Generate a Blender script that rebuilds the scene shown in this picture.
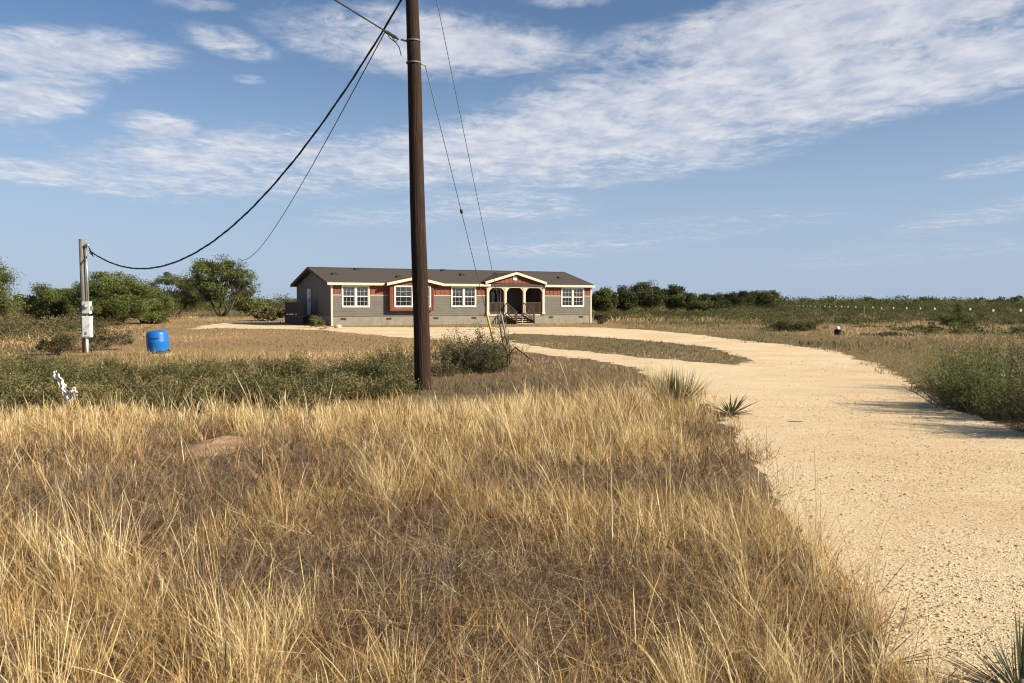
import bpy, bmesh, math, random
import numpy as np
from mathutils import Vector, Matrix, Euler, noise as mnoise

R = math.radians
scene = bpy.context.scene
COL = scene.collection
for o in list(bpy.data.objects):
    bpy.data.objects.remove(o)

# ------------------------------------------------------------------ camera
CAM_H, F, HOR = 1.65, 900.0, 303.0
PITCH = math.atan((341.5 - HOR) / F)
cam_data = bpy.data.cameras.new("camera")
cam_data.sensor_width = 36.0
cam_data.lens = F / 1024 * 36
cam_data.clip_end = 8000
cam = bpy.data.objects.new("camera", cam_data)
cam.location = (0, 0, CAM_H)
cam.rotation_euler = (math.pi / 2 - PITCH, 0, 0)
COL.objects.link(cam)
scene.camera = cam
scene.render.resolution_x, scene.render.resolution_y = 1024, 683

# ------------------------------------------------------------------ sky, sun, exposure
SUN_AZ, SUN_EL = R(111), R(30)          # azimuth measured from +Y (ahead) towards +X (right)
SUN_STRENGTH, SKY_STRENGTH = 5.0, 0.060
scene.view_settings.view_transform = 'Standard'
scene.view_settings.look = 'None'
scene.view_settings.exposure = 0.82
scene.view_settings.gamma = 1.0
scene.view_settings.use_curve_mapping = False

sun_data = bpy.data.lights.new("sun", 'SUN')
sun_data.energy = SUN_STRENGTH
sun_data.angle = R(0.5)
sun_data.color = (1.0, 0.87, 0.68)
sun = bpy.data.objects.new("sun", sun_data)
sdir = Vector((math.sin(SUN_AZ) * math.cos(SUN_EL), math.cos(SUN_AZ) * math.cos(SUN_EL), math.sin(SUN_EL)))
sun.rotation_euler = sdir.to_track_quat('Z', 'Y').to_euler()
sun.location = sdir * 60
COL.objects.link(sun)

world = bpy.data.worlds.new("World")
scene.world = world
world.use_nodes = True


def build_world():
    nt = world.node_tree
    N, L = nt.nodes, nt.links
    N.clear()
    out = N.new('ShaderNodeOutputWorld')
    sky = N.new('ShaderNodeTexSky')
    sky.sky_type = 'NISHITA'
    sky.sun_disc = False
    sky.sun_elevation = SUN_EL
    sky.sun_rotation = SUN_AZ
    sky.altitude = 300
    sky.air_density = 1.0
    sky.dust_density = 0.7
    sky.ozone_density = 4.5
    bg = N.new('ShaderNodeBackground')
    bg.inputs['Strength'].default_value = SKY_STRENGTH
    L.new(sky.outputs[0], bg.inputs['Color'])

    def math_(op, a, b=None, c=None, clamp=False):
        n = N.new('ShaderNodeMath')
        n.operation = op
        n.use_clamp = clamp
        for i, v in enumerate((a, b, c)):
            if v is None:
                continue
            if isinstance(v, (int, float)):
                n.inputs[i].default_value = v
            else:
                L.new(v, n.inputs[i])
        return n.outputs[0]

    tc = N.new('ShaderNodeTexCoord')
    sep = N.new('ShaderNodeSeparateXYZ')
    L.new(tc.outputs['Generated'], sep.inputs[0])
    x, y, z = sep.outputs
    az = math_('ARCTAN2', x, y)
    ang = N.new('ShaderNodeCombineXYZ')
    L.new(az, ang.inputs[0])
    L.new(z, ang.inputs[1])
    # cloud deck coordinates: the direction meets a flat layer at unit height
    zc = math_('MAXIMUM', math_('ADD', z, 0.03), 0.03)
    plane = N.new('ShaderNodeCombineXYZ')
    L.new(math_('DIVIDE', x, zc), plane.inputs[0])
    L.new(math_('DIVIDE', y, zc), plane.inputs[1])

    def noise(scale, detail, rough, loc, sc, rot=0.0, dist=0.0):
        mp = N.new('ShaderNodeMapping')
        mp.inputs['Location'].default_value = loc
        mp.inputs['Scale'].default_value = sc
        mp.inputs['Rotation'].default_value = (0, 0, rot)
        L.new(plane.outputs[0], mp.inputs[0])
        n = N.new('ShaderNodeTexNoise')
        n.inputs['Scale'].default_value = scale
        n.inputs['Detail'].default_value = detail
        n.inputs['Roughness'].default_value = rough
        n.inputs['Distortion'].default_value = dist
        L.new(mp.outputs[0], n.inputs['Vector'])
        return n.outputs['Fac']

    def blob(px, py, hw, hh, rot, amp):
        a = math.atan((px - 512) / F)
        cy = math.sqrt(1 + ((px - 512) / F) ** 2)
        el = math.sin(math.atan((HOR - py) / F / cy))
        mp = N.new('ShaderNodeMapping')
        mp.vector_type = 'TEXTURE'
        mp.inputs['Location'].default_value = (a, el, 0)
        mp.inputs['Rotation'].default_value = (0, 0, R(rot))
        mp.inputs['Scale'].default_value = (hw / F, hh / F, 1)
        L.new(ang.outputs[0], mp.inputs[0])
        ln = N.new('ShaderNodeVectorMath')
        ln.operation = 'LENGTH'
        L.new(mp.outputs[0], ln.inputs[0])
        mr = N.new('ShaderNodeMapRange')
        mr.interpolation_type = 'SMOOTHSTEP'
        mr.inputs['From Min'].default_value = 1.35
        mr.inputs['From Max'].default_value = 0.25
        mr.inputs['To Min'].default_value = 0
        mr.inputs['To Max'].default_value = amp
        L.new(ln.outputs['Value'], mr.inputs['Value'])
        return mr.outputs[0]

    blobs = [
        (760, 92, 330, 54, 5, 1.0), (930, 70, 190, 40, 3, .95), (540, 145, 250, 44, 6, .96), (280, 165, 260, 44, 3, .74), (420, 160, 160, 40, 4, .8), (640, 165, 260, 26, 6, .62),
        (160, 128, 52, 17, -4, .8), (150, 186, 90, 22, 0, .62), (70, 58, 125, 30, 4, .82),
        (40, 100, 75, 26, 10, .85), (232, 46, 60, 17, -10, .72), (425, 45, 190, 40, -3, .8),
        (25, 172, 90, 15, -3, .75), (1010, 163, 75, 11, 9, .66), (1000, 212, 150, 17, 9, .52),
        (500, 205, 150, 24, 0, .58), (840, 26, 280, 52, 6, .95), (650, 232, 330, 24, 4, .4),
        (252, 82, 24, 7, 0, .55), (960, 50, 90, 40, 20, .6), (690, 40, 190, 30, 8, .6),
        (900, 255, 260, 20, 3, .36), (200, 8, 60, 10, 0, .45), (560, 248, 150, 16, 2, .5), (390, 216, 130, 18, 2, .5), (565, 5, 60, 10, 0, .6),
        # clouds outside this view
        (-700, 60, 500, 70, 0, .7), (1900, 80, 500, 60, 0, .7),
    ]
    acc = None
    for b in blobs:
        v = blob(*b)
        acc = v if acc is None else math_('MAXIMUM', acc, v)
    n1 = noise(1.5, 9, .58, (3.1, 1.7, 0), (1.0, .62, 1), R(-14), .9)
    n2 = noise(6.5, 7, .65, (7.7, 2.1, 0), (.75, .75, 1), R(-10), 1.0)
    n4 = noise(15.0, 5, .6, (2.7, 5.1, 0), (1.0, .55, 1), R(-20), .3)
    nn = math_('ADD', math_('ADD', math_('MULTIPLY', math_('SUBTRACT', n1, .5), 1.7),
               math_('MULTIPLY', math_('SUBTRACT', n2, .5), 1.5)), math_('MULTIPLY', math_('SUBTRACT', n4, .5), .85))
    dens = math_('ADD', math_('SUBTRACT', math_('MULTIPLY', acc, 1.42), .52), math_('MULTIPLY', nn, math_('MINIMUM', math_('MULTIPLY', acc, 1.5), 1.0)))
    mr = N.new('ShaderNodeMapRange')
    mr.interpolation_type = 'SMOOTHSTEP'
    mr.inputs['From Min'].default_value = -.14
    mr.inputs['From Max'].default_value = .82
    mr.inputs['To Max'].default_value = .78
    L.new(dens, mr.inputs['Value'])
    # thin veil towards the horizon
    veil = N.new('ShaderNodeMapRange')
    veil.interpolation_type = 'SMOOTHSTEP'
    veil.inputs['From Min'].default_value = .30
    veil.inputs['From Max'].default_value = .0
    veil.inputs['To Max'].default_value = .80
    L.new(z, veil.inputs['Value'])
    # cloud colour: sunlit white, lilac-grey in the thick middle
    n3 = noise(5.5, 7, .62, (1.2, 9.4, 0), (1.0, .6, 1), R(-12), .2)
    ramp = N.new('ShaderNodeValToRGB')
    ramp.color_ramp.elements[0].position = .36
    ramp.color_ramp.elements[0].color = (.30, .33, .40, 1)
    ramp.color_ramp.elements[1].position = .62
    ramp.color_ramp.elements[1].color = (.49, .485, .50, 1)
    L.new(n3, ramp.inputs[0])
    bgc = N.new('ShaderNodeBackground')
    L.new(ramp.outputs[0], bgc.inputs['Color'])
    bgv = N.new('ShaderNodeBackground')
    bgv.inputs['Color'].default_value = (.245, .31, .42, 1)
    m0 = N.new('ShaderNodeMixShader')
    L.new(veil.outputs[0], m0.inputs[0])
    L.new(bg.outputs[0], m0.inputs[1])
    L.new(bgv.outputs[0], m0.inputs[2])
    m1 = N.new('ShaderNodeMixShader')
    L.new(mr.outputs[0], m1.inputs[0])
    L.new(m0.outputs[0], m1.inputs[1])
    L.new(bgc.outputs[0], m1.inputs[2])
    L.new(m1.outputs[0], out.inputs[0])


build_world()
scene.cycles.filter_width = 1.15
scene.cycles.max_bounces = 6
scene.cycles.diffuse_bounces = 3
scene.cycles.transparent_max_bounces = 8

# ------------------------------------------------------------------ helpers


def G(px, py):
    """point of the flat ground that the photograph shows at this pixel"""
    a, b = (px - 512) / F, (341.5 - py) / F
    dy = math.cos(PITCH) + b * math.sin(PITCH)
    dz = -math.sin(PITCH) + b * math.cos(PITCH)
    t = -CAM_H / dz
    return (a * t, dy * t)


def at(px, py, Y):
    """point at distance Y ahead seen at this pixel"""
    a, b = (px - 512) / F, (341.5 - py) / F
    dy = math.cos(PITCH) + b * math.sin(PITCH)
    dz = -math.sin(PITCH) + b * math.cos(PITCH)
    t = Y / dy
    return Vector((a * t, Y, CAM_H + dz * t))


def tag(o, label=None, cat=None, group=None, kind=None):
    if label: o['label'] = label
    if cat: o['category'] = cat
    if group: o['group'] = group
    if kind: o['kind'] = kind
    return o


def link(name, me, mats, parent=None):
    o = bpy.data.objects.new(name, me)
    for m in (mats if isinstance(mats, (list, tuple)) else [mats]):
        if m: me.materials.append(m)
    COL.objects.link(o)
    if parent: o.parent = parent
    return o


def thing(name, loc, label, cat, group=None, rz=0):
    o = bpy.data.objects.new(name, None)
    o.empty_display_size = .3
    o.location = loc
    o.rotation_euler = (0, 0, rz)
    COL.objects.link(o)
    return tag(o, label, cat, group)


class MB:
    def __init__(s):
        s.v, s.f, s.m = [], [], []

    def add(s, vs, fs, mi=0):
        b = len(s.v)
        s.v += [tuple(v) for v in vs]
        s.f += [tuple(b + i for i in f) for f in fs]
        s.m += [mi] * len(fs)
        return s

    def box(s, x0, x1, y0, y1, z0, z1, mi=0):
        return s.add([(x0, y0, z0), (x1, y0, z0), (x1, y1, z0), (x0, y1, z0), (x0, y0, z1), (x1, y0, z1), (x1, y1, z1), (x0, y1, z1)],
                     [(0, 3, 2, 1), (4, 5, 6, 7), (0, 1, 5, 4), (1, 2, 6, 5), (2, 3, 7, 6), (3, 0, 4, 7)], mi)

    def bar(s, a, b, w, h, mi=0, up=(0, 0, 1)):
        a, b = Vector(a), Vector(b)
        d = (b - a).normalized()
        side = d.cross(Vector(up))
        if side.length < 1e-4: side = d.cross(Vector((1, 0, 0)))
        side.normalize()
        u = side.cross(d).normalized()
        vs = []
        for p in (a, b):
            for i, j in ((-1, -1), (1, -1), (1, 1), (-1, 1)):
                vs.append(p + side * i * w / 2 + u * j * h / 2)
        return s.add(vs, [(3, 2, 1, 0), (4, 5, 6, 7), (0, 1, 5, 4), (1, 2, 6, 5), (2, 3, 7, 6), (3, 0, 4, 7)], mi)

    def tube(s, pts, rad, n=8, mi=0, cap=True):
        pts = [Vector(p) for p in pts]
        rads = rad if isinstance(rad, (list, tuple)) else [rad] * len(pts)
        vs, fs = [], []
        ref = None
        for i, p in enumerate(pts):
            d = (pts[min(i + 1, len(pts) - 1)] - pts[max(i - 1, 0)]).normalized()
            if ref is None:
                ref = d.cross(Vector((0, 0, 1)) if abs(d.z) < .9 else Vector((1, 0, 0))).normalized()
            ref = (ref - d * ref.dot(d)).normalized()
            bi = d.cross(ref)
            for k in range(n):
                a = 2 * math.pi * k / n
                vs.append(p + (ref * math.cos(a) + bi * math.sin(a)) * rads[i])
        for i in range(len(pts) - 1):
            for k in range(n):
                k2 = (k + 1) % n
                fs.append((i * n + k, i * n + k2, (i + 1) * n + k2, (i + 1) * n + k))
        if cap:
            fs.append(tuple(range(n - 1, -1, -1)))
            fs.append(tuple((len(pts) - 1) * n + k for k in range(n)))
        return s.add(vs, fs, mi)

    def lathe(s, prof, n=24, c=(0, 0, 0), mi=0):
        vs, fs = [], []
        for r, z in prof:
            for k in range(n):
                a = 2 * math.pi * k / n
                vs.append((c[0] + r * math.cos(a), c[1] + r * math.sin(a), c[2] + z))
        for i in range(len(prof) - 1):
            for k in range(n):
                k2 = (k + 1) % n
                fs.append((i * n + k, i * n + k2, (i + 1) * n + k2, (i + 1) * n + k))
        fs.append(tuple(range(n - 1, -1, -1)))
        fs.append(tuple((len(prof) - 1) * n + k for k in range(n)))
        return s.add(vs, fs, mi)

    def prism(s, tri, y0, y1, mi=0):
        n = len(tri)
        vs = [(x, y0, z) for x, z in tri] + [(x, y1, z) for x, z in tri]
        fs = [tuple(range(n)), tuple(range(2 * n - 1, n - 1, -1))]
        for i in range(n):
            j = (i + 1) % n
            fs.append((j, i, n + i, n + j))
        return s.add(vs, fs, mi)

    def build(s, name, mats, parent=None, smooth=False):
        me = bpy.data.meshes.new(name)
        me.from_pydata(s.v, [], s.f)
        me.polygons.foreach_set('material_index', s.m)
        bm = bmesh.new()
        bm.from_mesh(me)
        bmesh.ops.recalc_face_normals(bm, faces=bm.faces)
        bm.to_mesh(me)
        bm.free()
        if smooth: me.polygons.foreach_set('use_smooth', [True] * len(me.polygons))
        me.update()
        return link(name, me, mats, parent)


def mesh_np(name, V, quads=None, tris=None, tone=None):
    """mesh from arrays; tone is one number per vertex"""
    me = bpy.data.meshes.new(name)
    V = np.asarray(V, dtype=np.float32)
    me.vertices.add(len(V))
    me.vertices.foreach_set('co', V.ravel())
    parts, starts, base = [], [], 0
    if quads is not None and len(quads):
        parts.append(np.asarray(quads, dtype=np.int32).ravel())
        starts.append(base + 4 * np.arange(len(quads)))
        base += 4 * len(quads)
    if tris is not None and len(tris):
        parts.append(np.asarray(tris, dtype=np.int32).ravel())
        starts.append(base + 3 * np.arange(len(tris)))
        base += 3 * len(tris)
    li = np.concatenate(parts)
    ls = np.concatenate(starts).astype(np.int32)
    me.loops.add(len(li))
    me.loops.foreach_set('vertex_index', li)
    me.polygons.add(len(ls))
    me.polygons.foreach_set('loop_start', ls)
    if tone is not None:
        a = me.attributes.new('tone', 'FLOAT', 'POINT')
        a.data.foreach_set('value', np.asarray(tone, dtype=np.float32))
    me.update(calc_edges=True)
    return me


# ------------------------------------------------------------------ materials


def nodes(name):
    m = bpy.data.materials.new(name)
    m.use_nodes = True
    nt = m.node_tree
    b = nt.nodes['Principled BSDF']
    return m, nt, b


def c4(c): return (c[0], c[1], c[2], 1)


def mat(name, c0, c1=None, scale=6.0, rough=.75, spec=.25, bump=.0, bscale=None, stretch=(1, 1, 1), detail=5, metal=0.0):
    m, nt, b = nodes(name)
    N, L = nt.nodes, nt.links
    b.inputs['Roughness'].default_value = rough
    b.inputs['Specular IOR Level'].default_value = spec
    b.inputs['Metallic'].default_value = metal
    tc = N.new('ShaderNodeTexCoord')
    mp = N.new('ShaderNodeMapping')
    mp.inputs['Scale'].default_value = stretch
    L.new(tc.outputs['Object'], mp.inputs[0])
    n = N.new('ShaderNodeTexNoise')
    n.inputs['Scale'].default_value = scale
    n.inputs['Detail'].default_value = detail
    n.inputs['Roughness'].default_value = .6
    L.new(mp.outputs[0], n.inputs['Vector'])
    r = N.new('ShaderNodeValToRGB')
    r.color_ramp.elements[0].position = .32
    r.color_ramp.elements[1].position = .68
    r.color_ramp.elements[0].color = c4(c0)
    r.color_ramp.elements[1].color = c4(c1 or c0)
    L.new(n.outputs['Fac'], r.inputs[0])
    L.new(r.outputs[0], b.inputs['Base Color'])
    if bump:
        n2 = N.new('ShaderNodeTexNoise')
        n2.inputs['Scale'].default_value = bscale or scale * 3
        n2.inputs['Detail'].default_value = 4
        L.new(mp.outputs[0], n2.inputs['Vector'])
        bp = N.new('ShaderNodeBump')
        bp.inputs['Strength'].default_value = bump
        bp.inputs['Distance'].default_value = .02
        L.new(n2.outputs['Fac'], bp.inputs['Height'])
        L.new(bp.outputs[0], b.inputs['Normal'])
    return m


def blade_mat(name, stops, trans=.3, rough=.6, spec=.2):
    """plant material: colour of each blade or leaf from its own tone"""
    m, nt, b = nodes(name)
    N, L = nt.nodes, nt.links
    at_ = N.new('ShaderNodeAttribute')
    at_.attribute_name = 'tone'
    r = N.new('ShaderNodeValToRGB')
    e = r.color_ramp.elements
    e[0].position, e[0].color = stops[0][0], c4(stops[0][1])
    e[1].position, e[1].color = stops[-1][0], c4(stops[-1][1])
    for p, c in stops[1:-1]:
        k = e.new(p)
        k.color = c4(c)
    L.new(at_.outputs['Fac'], r.inputs[0])
    L.new(r.outputs[0], b.inputs['Base Color'])
    b.inputs['Roughness'].default_value = rough
    b.inputs['Specular IOR Level'].default_value = spec
    t = N.new('ShaderNodeBsdfTranslucent')
    L.new(r.outputs[0], t.inputs['Color'])
    mx = N.new('ShaderNodeMixShader')
    mx.inputs[0].default_value = trans
    L.new(b.outputs[0], mx.inputs[1])
    L.new(t.outputs[0], mx.inputs[2])
    L.new(mx.outputs[0], N['Material Output'].inputs['Surface'])
    return m


STRAW = blade_mat('straw', [(0, (.034, .025, .019)), (.22, (.125, .075, .040)), (.42, (.355, .220, .088)), (.7, (.62, .452, .190)), (1, (.85, .73, .44))], .2, .55)
DEADGREY = blade_mat('dead_forb', [(0, (.045, .038, .031)), (.5, (.17, .138, .10)), (1, (.38, .31, .22))], .1, .8)
MIDGRASS = blade_mat('mid_grass', [(0, (.075, .080, .028)), (.35, (.19, .165, .06)), (.65, (.38, .27, .12)), (1, (.56, .42, .21))], .2, .7)
OLIVE = blade_mat('olive_leaf', [(0, (.048, .050, .019)), (.5, (.128, .124, .046)), (1, (.27, .235, .10))], .25, .6)
MESQ = blade_mat('mesquite_leaf', [(0, (.034, .044, .012)), (.5, (.085, .100, .026)), (1, (.17, .175, .055))], .28, .6)
DARKLEAF = blade_mat('dark_leaf', [(0, (.022, .029, .012)), (.5, (.056, .066, .024)), (1, (.115, .118, .046))], .22, .6)
BRIGHT = blade_mat('bright_leaf', [(0, (.042, .060, .016)), (.5, (.112, .142, .038)), (1, (.215, .235, .075))], .3, .6)
YUCCA = blade_mat('yucca_leaf', [(0, (.055, .070, .030)), (.6, (.125, .140, .060)), (.85, (.22, .18, .09)), (1, (.34, .25, .13))], .1, .45, .4)
SCRUB = blade_mat('scrub_leaf', [(0, (.040, .042, .018)), (.45, (.090, .086, .036)), (.75, (.17, .135, .065)), (1, (.28, .21, .115))], .2, .7)
FIELDSCRUB = blade_mat('field_scrub_leaf', [(0, (.040, .046, .016)), (.45, (.085, .095, .032)), (.8, (.15, .145, .055)), (1, (.24, .20, .09))], .25, .7)
MIDLEAF = blade_mat('grey_green_leaf', [(0, (.030, .034, .014)), (.5, (.080, .082, .034)), (1, (.17, .16, .075))], .2, .6)
ROADLEAF = blade_mat('roadside_leaf', [(0, (.040, .056, .016)), (.5, (.140, .178, .050)), (.8, (.25, .275, .09)), (1, (.38, .36, .17))], .33, .6)
BARK = mat('bark', (.045, .034, .026), (.10, .078, .06), 9, .9, .1, .5, stretch=(1, 1, .3))
TWIG = mat('twig', (.13, .105, .085), (.26, .215, .17), 12, .9, .1)


def ground_mat():
    m, nt, b = nodes('dry_soil')
    N, L = nt.nodes, nt.links
    tc = N.new('ShaderNodeTexCoord')

    def nz(sc, det=6, ro=.6):
        n = N.new('ShaderNodeTexNoise')
        n.inputs['Scale'].default_value = sc
        n.inputs['Detail'].default_value = det
        n.inputs['Roughness'].default_value = ro
        L.new(tc.outputs['Object'], n.inputs['Vector'])
        return n.outputs['Fac']

    def ramp(fac, a, b_, p0=.35, p1=.65):
        r = N.new('ShaderNodeValToRGB')
        r.color_ramp.elements[0].position, r.color_ramp.elements[0].color = p0, c4(a)
        r.color_ramp.elements[1].position, r.color_ramp.elements[1].color = p1, c4(b_)
        L.new(fac, r.inputs[0])
        return r.outputs[0]

    def mix(fac, a, b_):
        n = N.new('ShaderNodeMix')
        n.data_type = 'RGBA'
        L.new(fac, n.inputs[0])
        L.new(a, n.inputs[6])
        L.new(b_, n.inputs[7])
        return n.outputs[2]
    patch = nz(.55, 7, .72)
    fine = nz(5.5, 8, .7)
    soil = ramp(fine, (.11, .075, .05), (.22, .15, .095))
    yard = mix(patch, ramp(fine, (.27, .165, .085), (.42, .28, .155)), ramp(fine, (.20, .135, .065), (.34, .24, .125)))
    olive = mix(patch, ramp(fine, (.095, .085, .037), (.18, .145, .066)), ramp(fine, (.15, .115, .055), (.27, .20, .098)))
    ay = N.new('ShaderNodeAttribute'); ay.attribute_name = 'yard'
    ao = N.new('ShaderNodeAttribute'); ao.attribute_name = 'olive'
    col = mix(ay.outputs['Fac'], soil, yard)
    col = mix(ao.outputs['Fac'], col, olive)
    L.new(col, b.inputs['Base Color'])
    b.inputs['Roughness'].default_value = .95
    b.inputs['Specular IOR Level'].default_value = .1
    bp = N.new('ShaderNodeBump')
    bp.inputs['Strength'].default_value = .8
    bp.inputs['Distance'].default_value = .05
    L.new(nz(9, 8, .7), bp.inputs['Height'])
    L.new(bp.outputs[0], b.inputs['Normal'])
    return m


def gravel_mat():
    m, nt, b = nodes('caliche_gravel')
    N, L = nt.nodes, nt.links
    tc = N.new('ShaderNodeTexCoord')

    def nz(sc, det=6, ro=.6):
        n = N.new('ShaderNodeTexNoise')
        n.inputs['Scale'].default_value = sc
        n.inputs['Detail'].default_value = det
        n.inputs['Roughness'].default_value = ro
        L.new(tc.outputs['Object'], n.inputs['Vector'])
        return n.outputs['Fac']

    def ramp(fac, stops):
        r = N.new('ShaderNodeValToRGB')
        e = r.color_ramp.elements
        e[0].position, e[0].color = stops[0][0], c4(stops[0][1])
        e[1].position, e[1].color = stops[-1][0], c4(stops[-1][1])
        for p, c in stops[1:-1]:
            e.new(p).color = c4(c)
        L.new(fac, r.inputs[0])
        return r.outputs[0]
    vor = N.new('ShaderNodeTexVoronoi')
    vor.inputs['Scale'].default_value = 55
    vor.inputs['Randomness'].default_value = 1
    L.new(tc.outputs['Object'], vor.inputs['Vector'])
    sp = N.new('ShaderNodeSeparateColor')
    L.new(vor.outputs['Color'], sp.inputs[0])
    stone = ramp(sp.outputs[0], [(0, (.56, .435, .265)), (.45, (.74, .60, .38)), (1, (.81, .695, .485))])
    sand = ramp(nz(.8, 7, .65), [(.3, (.66, .535, .345)), (.7, (.80, .675, .46))])
    mx = N.new('ShaderNodeMix'); mx.data_type = 'RGBA'
    mx.inputs[0].default_value = .45
    L.new(sand, mx.inputs[6]); L.new(stone, mx.inputs[7])
    # dark flecks and the stones' small shadows, put into the colour
    sc = ramp(nz(40, 4, .62), [(.36, (.30, .23, .17)), (.43, (1, 1, 1))])
    sc2 = ramp(nz(19, 5, .7), [(.33, (.40, .32, .25)), (.40, (1, 1, 1))])
    worn = ramp(nz(.33, 6, .68), [(.40, (1, 1, 1)), (.66, (.88, .79, .69))])
    mw = N.new('ShaderNodeMix'); mw.data_type = 'RGBA'; mw.blend_type = 'MULTIPLY'
    mw.inputs[0].default_value = .9
    L.new(mx.outputs[2], mw.inputs[6]); L.new(worn, mw.inputs[7])
    mx = mw
    mu = N.new('ShaderNodeMix'); mu.data_type = 'RGBA'; mu.blend_type = 'MULTIPLY'
    mu.inputs[0].default_value = .8
    L.new(mx.outputs[2], mu.inputs[6]); L.new(sc, mu.inputs[7])
    m3 = N.new('ShaderNodeMix'); m3.data_type = 'RGBA'; m3.blend_type = 'MULTIPLY'
    m3.inputs[0].default_value = .6
    L.new(mu.outputs[2], m3.inputs[6]); L.new(sc2, m3.inputs[7])
    mu = m3
    L.new(mu.outputs[2], b.inputs['Base Color'])
    b.inputs['Roughness'].default_value = .95
    b.inputs['Specular IOR Level'].default_value = .1
    bp = N.new('ShaderNodeBump'); bp.inputs['Strength'].default_value = .9; bp.inputs['Distance'].default_value = .018
    L.new(nz(52, 6, .7), bp.inputs['Height'])
    bp2 = N.new('ShaderNodeBump'); bp2.inputs['Strength'].default_value = .5; bp2.inputs['Distance'].default_value = .03
    L.new(nz(7, 6, .7), bp2.inputs['Height'])
    L.new(bp.outputs[0], bp2.inputs['Normal'])
    L.new(bp2.outputs[0], b.inputs['Normal'])
    return m


# value noise on the ground plane, for numpy
def vnoise(x, y, scale, seed):
    rng = np.random.RandomState(seed)
    tab = rng.rand(256, 256)
    x, y = np.asarray(x) / scale + 100, np.asarray(y) / scale + 100
    xi, yi = np.floor(x).astype(int), np.floor(y).astype(int)
    fx, fy = x - xi, y - yi
    fx, fy = fx * fx * (3 - 2 * fx), fy * fy * (3 - 2 * fy)
    g = lambda i, j: tab[(xi + i) % 256, (yi + j) % 256]
    return (g(0, 0) * (1 - fx) + g(1, 0) * fx) * (1 - fy) + (g(0, 1) * (1 - fx) + g(1, 1) * fx) * fy


def inside(poly, x, y):
    x, y = np.asarray(x), np.asarray(y)
    r = np.zeros(x.shape, bool)
    n = len(poly)
    for i in range(n):
        x0, y0 = poly[i]
        x1, y1 = poly[(i + 1) % n]
        if y0 == y1: continue
        c = ((y0 > y) != (y1 > y)) & (x < (x1 - x0) * (y - y0) / (y1 - y0) + x0)
        r ^= c
    return r


def W(*pts): return [G(*p) for p in pts]


# ------------------------------------------------------------------ ground, drive
road_left = W((915, 700), (868, 640), (822, 575), (785, 515), (757, 470), (735, 438), (716, 412), (690, 395), (660, 379), (628, 367), (585, 359), (545, 355), (515, 350), (480, 343.5), (440, 340), (400, 337.5), (350, 333), (322, 330))
road_far = W((328, 327), (400, 327.3), (480, 327.4), (540, 326.8), (600, 327.6), (650, 330), (700, 335), (760, 342.5), (800, 346), (840, 352), (870, 362), (903, 378), (925, 394), (950, 409), (1000, 424), (1060, 445), (1130, 480))
ROAD = [(1.75, -8.0), (1.6, 2.2)] + road_left + road_far + [(7.6, 2.5), (8.2, -8.0)]
ISLAND = W((500, 336.5), (514, 333.5), (580, 336), (650, 341), (700, 346), (738, 355), (752, 362), (735, 365), (690, 362), (640, 357.5), (600, 353), (560, 349), (520, 344))
GRASS = [(1.9, -3.0), (1.55, 2.2)] + road_left[:9] + W((655, 396), (560, 403), (430, 412), (330, 418), (200, 417), (60, 418), (-60, 418), (-200, 416)) + [(-15, 8), (-9, -3)]


def jitter_outline(poly, step, amp, seed):
    rnd = random.Random(seed)
    out = []
    n = len(poly)
    for i in range(n):
        a, b = Vector(poly[i]).to_3d(), Vector(poly[(i + 1) % n]).to_3d()
        d = (b - a)
        st = step * max(1.0, (a.y + b.y) / 40)
        k = max(1, int(d.length / st))
        nr = Vector((-d.y, d.x, 0)).normalized() if d.length else Vector((0, 0, 0))
        for j in range(k):
            p = a + d * (j / k)
            am = amp * max(.5, min(3, p.y / 12))
            q = p * .9
            p = p + nr * am * (mnoise.noise(q + Vector((seed, 0, 0))) + .7 * mnoise.noise(q * 3.3) + .5 * rnd.uniform(-1, 1))
            out.append((p.x, p.y))
    return out


def sheet(name, outline, z, m):
    bm = bmesh.new()
    vs = [bm.verts.new((x, y, z)) for x, y in outline]
    es = [bm.edges.new((vs[i], vs[(i + 1) % len(vs)])) for i in range(len(vs))]
    bmesh.ops.triangle_fill(bm, use_beauty=True, edges=es)
    bmesh.ops.recalc_face_normals(bm, faces=bm.faces)
    for f in bm.faces:
        if f.normal.z < 0: f.normal_flip()
    me = bpy.data.meshes.new(name)
    bm.to_mesh(me)
    bm.free()
    return tag(link(name, me, m), kind='structure')


VERGE = W((596, 327), (690, 330.5), (800, 336), (870, 340), (960, 348), (975, 410), (925, 394), (903, 378), (870, 362), (840, 352), (800, 346), (760, 342), (700, 335))
YARD = W((90, 353), (70, 335), (120, 321), (260, 316), (600, 316), (640, 330), (520, 346), (440, 341), (400, 350), (330, 356), (200, 357))


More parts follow.
